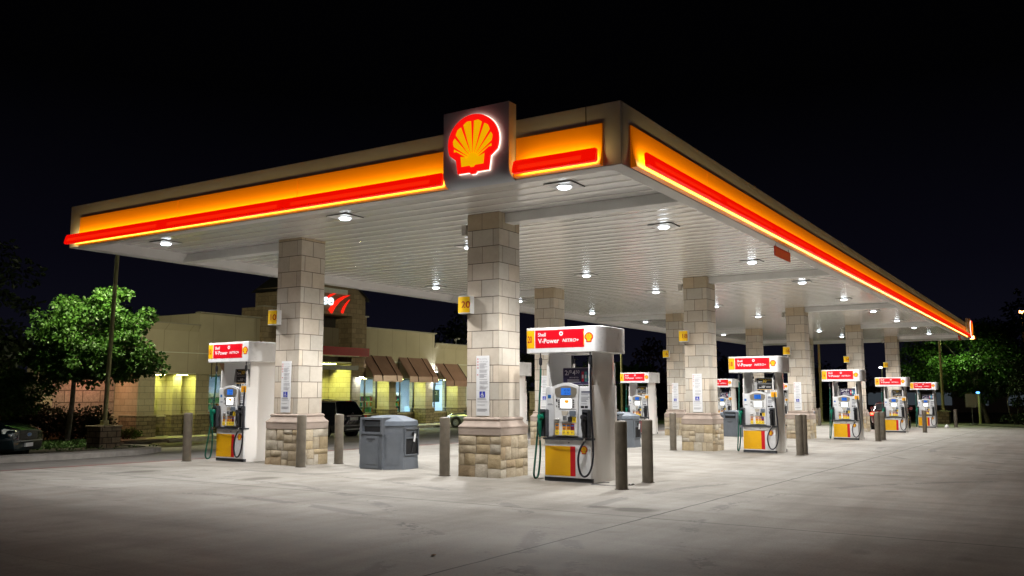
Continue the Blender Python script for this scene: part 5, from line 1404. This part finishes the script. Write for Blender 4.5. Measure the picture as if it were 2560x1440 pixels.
bush(11.7, 28.2, -.68, .75, .42, 900, 60, M_leaf2, 'small yellow green shrub on the pavement at the foot of the shop pier', .09)
bush(56.2, -6.2, -.74, 1.5, .6, 1300, 62, M_ldark, 'low shrubs at the foot of the many stemmed tree', .16)
bush(47.5, 21.5, -.8, 1.1, .8, 1000, 64, M_leaf, 'green bush at the end of the shop drive, behind pump 8', .14)
r = random.Random(77); mb = MB()
for k in range(46):
    t = r.random(); x = 2.2+3.6*t+r.uniform(-.6, .6); y = 20.6+1.2*t+r.uniform(-1.6, 1.4)
    leaves(mb, (x, y, ground_z(x, y)+.25), (.32, .32, .14), 46, .10, r, droop=-.2, slim=.42)
for k in range(12):
    x, y = 3.0+r.uniform(-1.4, 2), 16.4+r.uniform(-1, 1); leaves(mb, (x, y, ground_z(x, y)+.16), (.2, .2, .05), 14, .07, r, droop=-.2)
tag(mb.build('ground_cover', M_gcov), kind='stuff')
# far low building and dark skyline beyond the road
o = tag(empty('far_building', (112, -9, -1.1)), 'long low pale building with a row of windows far off at the right', 'building')
mb = MB(); mb.box(0, 10, -14, 30, 0, 3.2); mb.build('wall', mat('far pale wall', (.30, .25, .24), .9), o)
mb = MB(); mb.prism([(-.8, -14.6), (10.5, -14.6), (10.5, 30.6), (-.8, 30.6)], 3.2, 3.35); mb.build('roof', mat('far roof', (.05, .045, .04), .9), o)
M_fw = lamp_mat('dim far window', (.55, .68, .80), .055)
for k in range(9):
    mb = MB(); mb.box(-.06, -.01, -11.5+4.1*k, -9.6+4.1*k, .9, 2.5); mb.build('window', M_fw, o)
# stone column and low wall at the end of the shop drive
o = tag(empty('stone_gate_pier', (44.2, 25.6, -.8)), 'tan stone gate pier seen between the first pillar and pump 20', 'gate pier')
mb = MB(); mb.box(-.3, .3, -.3, .3, 0, 1.0); mb.build('pier_base', M_srub, o); mb = MB(); mb.box(-.25, .25, -.25, .25, 1.0, 2.3); mb.build('pier', M_sblk, o); mb = MB(); mb.box(-.3, .3, -.3, .3, 2.302, 2.38); mb.build('coping', M_cap, o)

# ------------------------------------------------------------------ cars
M_tyre = mat('tyre rubber', (.014, .014, .014), .8, var=.1)
M_rim = mat('alloy rim', (.45, .46, .47), .3, metal=.9, var=.05)
M_cgl = mat('dark car glass', (.006, .007, .010), .04, var=0, spec=.7)
M_plate = mat('white number plate', (.62, .63, .64), .4, var=.1, scale=30)
M_lamp = mat('headlamp glass', (.42, .46, .46), .08, metal=.4, var=0)
M_cblk = mat('black car trim', (.010, .010, .011), .4, var=0)
def paint(name, col, metal=.25): return mat(name, col, .22, metal=metal, var=0, coat=1.0)
def wheel(o, x, y, rr, side, spokes, rim):
    mb = MB(); n = 28; a = [2*math.pi*k/n for k in range(n)]; w = .11
    mb.grid([[(x+q*math.cos(t), y+side*d, rr+q*math.sin(t)) for t in a] for q, d in ((rr*.66, w), (rr*.93, w*1.02), (rr, w*.8), (rr, -w*.8), (rr*.93, -w), (rr*.5, -w))], close_u=True)
    wh = mb.build('wheel', M_tyre, o, smooth=True, angle=40)
    mb = MB(); d = side*(w-.005)
    mb.grid([[(x+q*math.cos(t), y+d-side*e, rr+q*math.sin(t)) for t in a] for q, e in ((rr*.68, 0), (rr*.63, .012), (rr*.61, .05))], close_u=True)
    for k in range(spokes):
        t = 2*math.pi*k/spokes; c, s = math.cos(t), math.sin(t)
        for q in (-.16, .16):
            c2, s2 = math.cos(t+q), math.sin(t+q)
            mb.face([(x+.05*c-.022*s, y+d-side*.012, rr+.05*s+.022*c), (x+.05*c+.022*s, y+d-side*.012, rr+.05*s-.022*c), (x+rr*.64*c2+.014*s, y+d-side*.004, rr+rr*.64*s2-.014*c), (x+rr*.64*c2-.014*s, y+d-side*.004, rr+rr*.64*s2+.014*c)])
    mb.grid([[(x+q*math.cos(t), y+d-side*.01, rr+q*math.sin(t)) for t in a] for q in (.005, .07)], close_u=True)
    mb.build('rim', rim, wh)
    mb = MB(); mb.grid([[(x+q*math.cos(t), y+d-side*.06, rr+q*math.sin(t)) for t in a] for q in (.01, rr*.62)], close_u=True); mb.build('brake_disc', M_cblk, wh)
def sm(a, b, t): t = max(0, min(1, t)); t = t*t*(3-2*t); return a+(b-a)*t
def make_car(name, loc, heading, lab, pm, L, Wd, H, hood, belt, tail, wsb, rf, rr_, rgb, wr=.34, plates=True, spokes=5, rim=None):
    """x forward from the middle: bonnet, windscreen base wsb, roof rf..rr_, rear glass base rgb"""
    o = tag(empty(name, loc, heading), lab, 'car'); h, w = L/2, Wd/2
    def top(x):
        if x > wsb: return sm(belt, hood*.86, (x-wsb)/(h-wsb)) if x < h-.35 else sm(belt, hood*.86, (h-.35-wsb)/(h-wsb))-(x-h+.35)*.38
        if x < rgb: return sm(belt, tail, (rgb-x)/max(.05, rgb+h))
        return belt
    def wid(x):
        e = max(0, (abs(x)-(h-.75))/.75); return w*(1-.17*e*e)
    xs = [-h, -h+.06, -h+.2, -h+.5] + [-h+.5+(L-1.0)*k/14 for k in range(1, 14)] + [h-.5, h-.2, h-.06, h]
    rows = []
    for x in xs:
        ww, zt = wid(x), top(x); e = 1 if -h+.05 < x < h-.05 else .93
        zb = .24+.10*max(0, (abs(x)-(h-.7))/.7)
        half = [(.80*ww, zb), (.96*ww*e, zb+.08), (.995*ww*e, zb+.28), (1.0*ww*e, .62), (.985*ww*e, zt-.16), (.94*ww*e, zt-.045), (.86*ww*e, zt-.005), (.45*ww, zt+.02), (0, zt+.028)]
        rows.append([(x, y, z) for y, z in half]+[(x, -y, z) for y, z in half[-2::-1]])
    mb = MB(); mb.grid(rows, close_u=True, cap=True)
    body = mb.build('body', pm, o, smooth=True, angle=45)
    # cabin shell with windows set proud of it
    rw = w*.72; bw = w*.90
    C = [(wsb, bw*.94, belt), (rf, rw, H-.05), ((rf+rr_)/2, rw*1.02, H), (rr_, rw*.97, H-.06), (rgb, bw*.92, belt)]
    mb = MB()
    ins = [(wsb, bw*.94, belt-.02)] + [(wsb+(rf-wsb)*t, bw*.94+(rw-bw*.94)*t, belt+(H-.05-belt)*t) for t in (.5,)] + C[1:4] + [(rr_+(rgb-rr_)*t, rw*.97+(bw*.92-rw*.97)*t, H-.06+(belt-H+.06)*t) for t in (.5,)] + [(rgb, bw*.92, belt-.02)]
    rows = []
    for x, y, z in ins:
        t = (z-belt)/(H-belt); yb = bw
        rows.append([(x, yb*.985, belt-.03), (x, yb+(y-yb)*.5+.01, belt+(z-belt)*.5), (x, y, z-.03*t), (x, y*.8, z+.012*t), (x, 0, z+.03*t), (x, -y*.8, z+.012*t), (x, -y, z-.03*t), (x, -(yb+(y-yb)*.5+.01), belt+(z-belt)*.5), (x, -yb*.985, belt-.03)])
    mb.grid(rows); cab = mb.build('cabin', pm, o, smooth=True, angle=40)
    def gq(P, nm):
        mb = MB(); mb.face(P); return mb.build(nm, M_cgl, o)
    k = .10
    dx = (wsb-rf); up = Vector((H-.05-belt, 0, dx)).normalized()*.018
    f = lambda t, s: Vector((wsb+(rf-wsb)*t, s*(bw*.90+(rw-bw*.90)*t)*.94, belt+(H-.05-belt)*t))+up
    gq([f(.04, 1), f(.04, -1), f(.93, -1), f(.93, 1)], 'windscreen')
    up2 = Vector((-(H-.06-belt), 0, rr_-rgb)).normalized()*.02
    g = lambda t, s: Vector((rgb+(rr_-rgb)*t, s*(bw*.90+(rw*.97-bw*.90)*t)*.93, belt+(H-.06-belt)*t))+up2
    gq([g(.08, -1), g(.08, 1), g(.92, 1), g(.92, -1)], 'rear_window')
    for s in (-1, 1):
        def q(x, t): 
            zt = H-.05; return (x, s*(bw+(rw-bw)*t+.022), belt+.02+(zt-belt-.07)*t)
        m_ = (rf+rr_)/2+.1
        a0 = wsb-.28; a1 = rf-.02; c1 = rr_+.02; c0 = rgb+.22 if rgb > -h+.4 else rgb+.16
        mb = MB(); mb.face([q(a0, 0), q(a1, 1), q(m_+.04, 1), q(m_+.04, 0)]); mb.face([q(m_-.04, 0), q(m_-.04, 1), q(c1, 1), q(c0, 0)]); sg = mb.build('side_window', M_cgl, o)
        mb = MB(); P = [q(a0+.05, -.05), q(a1+.03, 1.05), q(c1-.02, 1.05), q(c0-.06, -.05)]; mb.tube(P, .014, 6); mb.build('window_trim', M_rim, sg)
        for x in (-h+L*.205, h-L*.19):
            mb = MB(); n = 22
            mb.grid([[(x+r_*math.cos(2*math.pi*k_/n), s*(w*d_), wr+r_*math.sin(2*math.pi*k_/n)) for k_ in range(n)] for r_, d_ in ((wr+.07, 1.004), (.01, 1.0035))], close_u=True); mb.build('wheel_arch', M_cblk, body)
            wheel(o, x, s*(w-.09), wr, s, spokes, rim or M_rim)
        mb = MB(); mb.tube([(wsb-.25, s*(w*.93), belt+.05), (wsb-.27, s*(w+.05), belt+.09)], .03, 6); mb.tube([(wsb-.33, s*(w+.11), belt+.10), (wsb-.20, s*(w+.11), belt+.10)], [.09, .07], 8); mb.build('mirror', pm, o, smooth=True)
    return o, body, h, w
# black suv, seen from behind
o, body, h, w = make_car('parked_car', (18.45, 22.85, -.68), R(90), 'black seven seat off road car parked nose in before the shop, tail lights towards us', paint('black car paint', (.006, .007, .012)), 5.2, 2.0, 1.80, 1.12, 1.16, 1.10, 1.35, .55, -2.05, -2.42, wr=.39, spokes=10)
M_tl = mat('red tail lamp glass', (.25, .003, .006), .12, var=0, coat=1.0, emit=.08, ecol=(1, .01, .01))
M_tll = lamp_mat('lit tail lamp', (1.0, .02, .015), 3.0)
for s in (-1, 1):
    mb = MB(); mb.slab([(s*.52, 1.0), (s*.93, .98), (s*.93, 1.09), (s*.52, 1.08)], lambda u, v, d: (-h-.005-d+abs(u)*.06, u, v), 0, .02); tl = mb.build('tail_light', M_tl, o)
    mb = MB(); mb.slab([(s*.55, .965), (s*.92, .945), (s*.92, .965), (s*.55, .985)], lambda u, v, d: (-h-.005-d+abs(u)*.06, u, v), 0, .02); mb.build('chrome_strip', M_rim, tl)
    mb = MB(); mb.tube([(-1.9, s*.70, 1.80), (-1.6, s*.72, 1.845), (.2, s*.73, 1.85), (.5, s*.72, 1.79)], .016, 6); mb.build('roof_rail', M_rim, o)
mb = MB(); mb.box(-h+.02, -h+.13, .88, .99, .985, 1.05); mb.build('tail_light', M_tll, o)
mb = MB(); mb.box(-h-.02, -h+.05, -.26, .26, .86, 1.0); mb.build('number_plate', M_plate, o)
mb = MB(); mb.box(-h-.03, -h+.05, -.50, .50, 1.055, 1.085); mb.flat(ring(0, 1.17, .045, .055, 16), lambda u, v, d: (-h+.10-d, u, v), .0); mb.build('chrome_bar', M_rim, o)
mb = MB(); mb.prism([(-h-.10, -.80), (-h+.25, -.96), (-h+.25, .96), (-h-.10, .80)], .40, .66); bp = mb.build('bumper', M_cblk, o, bevel=.04)
mb = MB(); mb.box(-h-.11, -h-.06, -.80, .80, .60, .625); mb.box(-h-.11, -h-.06, -.62, .62, .42, .47); mb.build('chrome_strip', M_rim, bp)
mb = MB(); mb.box(-2.25, -2.02, -.62, .62, 1.76, 1.79); sp_ = mb.build('roof_spoiler', MATS['black car paint'], o); mb = MB(); mb.box(-2.262, -2.252, -.2, .2, 1.765, 1.785); mb.build('brake_light', M_tl, sp_)
# silver saloon, nose to the shop
make_car('parked_car', (34.0, 23.4, -.76), R(93), 'silver saloon car half hidden behind the first big pillar', paint('silver car paint', (.40, .43, .40), .6), 4.6, 1.82, 1.42, 1.0, .98, 1.02, .95, .25, -1.1, -1.85, wr=.33, spokes=10)
# dark blue estate facing us at the left edge
hd = math.atan2(-.86, .51); fx, fy = -.25, 14.9
o, body, h, w = make_car('parked_car', (fx-2.3*math.cos(hd), fy-2.3*math.sin(hd), -.36), hd, 'dark blue green estate car facing us at the left edge', paint('dark teal car paint', (.008, .020, .024)), 4.6, 1.8, 1.62, 1.12, 1.08, 1.05, 1.0, .35, -1.75, -2.15, wr=.34)
for s in (-1, 1):
    mb = MB(); mb.grid([[(h-.34+(.02 if t == 0 else .03)-.0, s*(.80+.01*t), z) for t in (0, 1)] for z in (.70, .74)]); 
    mb = MB(); mb.slab([(s*.50, .76), (s*.84, .80), (s*.86, .91), (s*.80, .93), (s*.52, .86)], lambda u, v, d: (h-.02+d-max(0, abs(u)-.45)*.55, u, v), .0, .035); mb.build('headlight', M_lamp, o)
mb = MB(); mb.slab(rrect(-.42, .42, .62, .84, .05), lambda u, v, d: (h-.01+d, u, v), 0, .02); gr = mb.build('grille', M_cblk, o)
mb = MB()
for z in (.66, .71, .79): mb.box(h+.012, h+.018, -.38, .38, z, z+.012)
mb.build('grille_bar', M_dgr, gr)
mb = MB(); mb.box(h-.02, h+.04, -.62, .62, .575, .60); mb.build('chrome_strip', M_rim, o)
mb = MB(); mb.slab([(.11*math.cos(2*math.pi*k/20), .75+.05*math.sin(2*math.pi*k/20)) for k in range(20)], lambda u, v, d: (h+.018+d, u, v), 0, .012, 0)
mb.slab([(.09*math.cos(2*math.pi*k/20), .75+.037*math.sin(2*math.pi*k/20)) for k in range(20)], lambda u, v, d: (h+.03+d, u, v), 0, .002, 1)
mb.flat([[(a+.012*math.cos(2*math.pi*k/6), b+.012*math.sin(2*math.pi*k/6)) for k in range(6)] for a, b in ((-.05, .755), (.0, .765), (.04, .755), (.0, .735), (.05, .735), (.02, .75))], lambda u, v, d: (h+.034+d, u, v), 0, 0)
mb.build('oval_emblem', [M_rim, M_lbl], gr)
mb = MB(); mb.box(h-.0, h+.045, -.17, .17, .43, .53); mb.build('number_plate', M_plate, o)
# red car braking between the far pumps
hd = .10
o, body, h, w = make_car('moving_car', (38.3, -.55, -.50), hd, 'dark red car with glowing brake lights between pumps 14 and 12', paint('dark red car paint', (.10, .006, .008)), 4.5, 1.78, 1.45, 1.0, 1.0, 1.02, .95, .3, -1.2, -1.9, wr=.33)
M_brk = lamp_mat('glowing brake lamp', (1.0, .03, .015), 22.0)
for s in (-1, 1):
    mb = MB(); mb.slab([(s*.52, .82), (s*.84, .80), (s*.84, .93), (s*.52, .92)], lambda u, v, d: (-h-.012-d+max(0, abs(u)-.5)*.25, u, v), 0, .02); mb.build('tail_light', M_brk, o)
mb = MB(); mb.box(-1.88, -1.80, -.16, .16, 1.10, 1.14); mb.build('brake_light', M_brk, o)
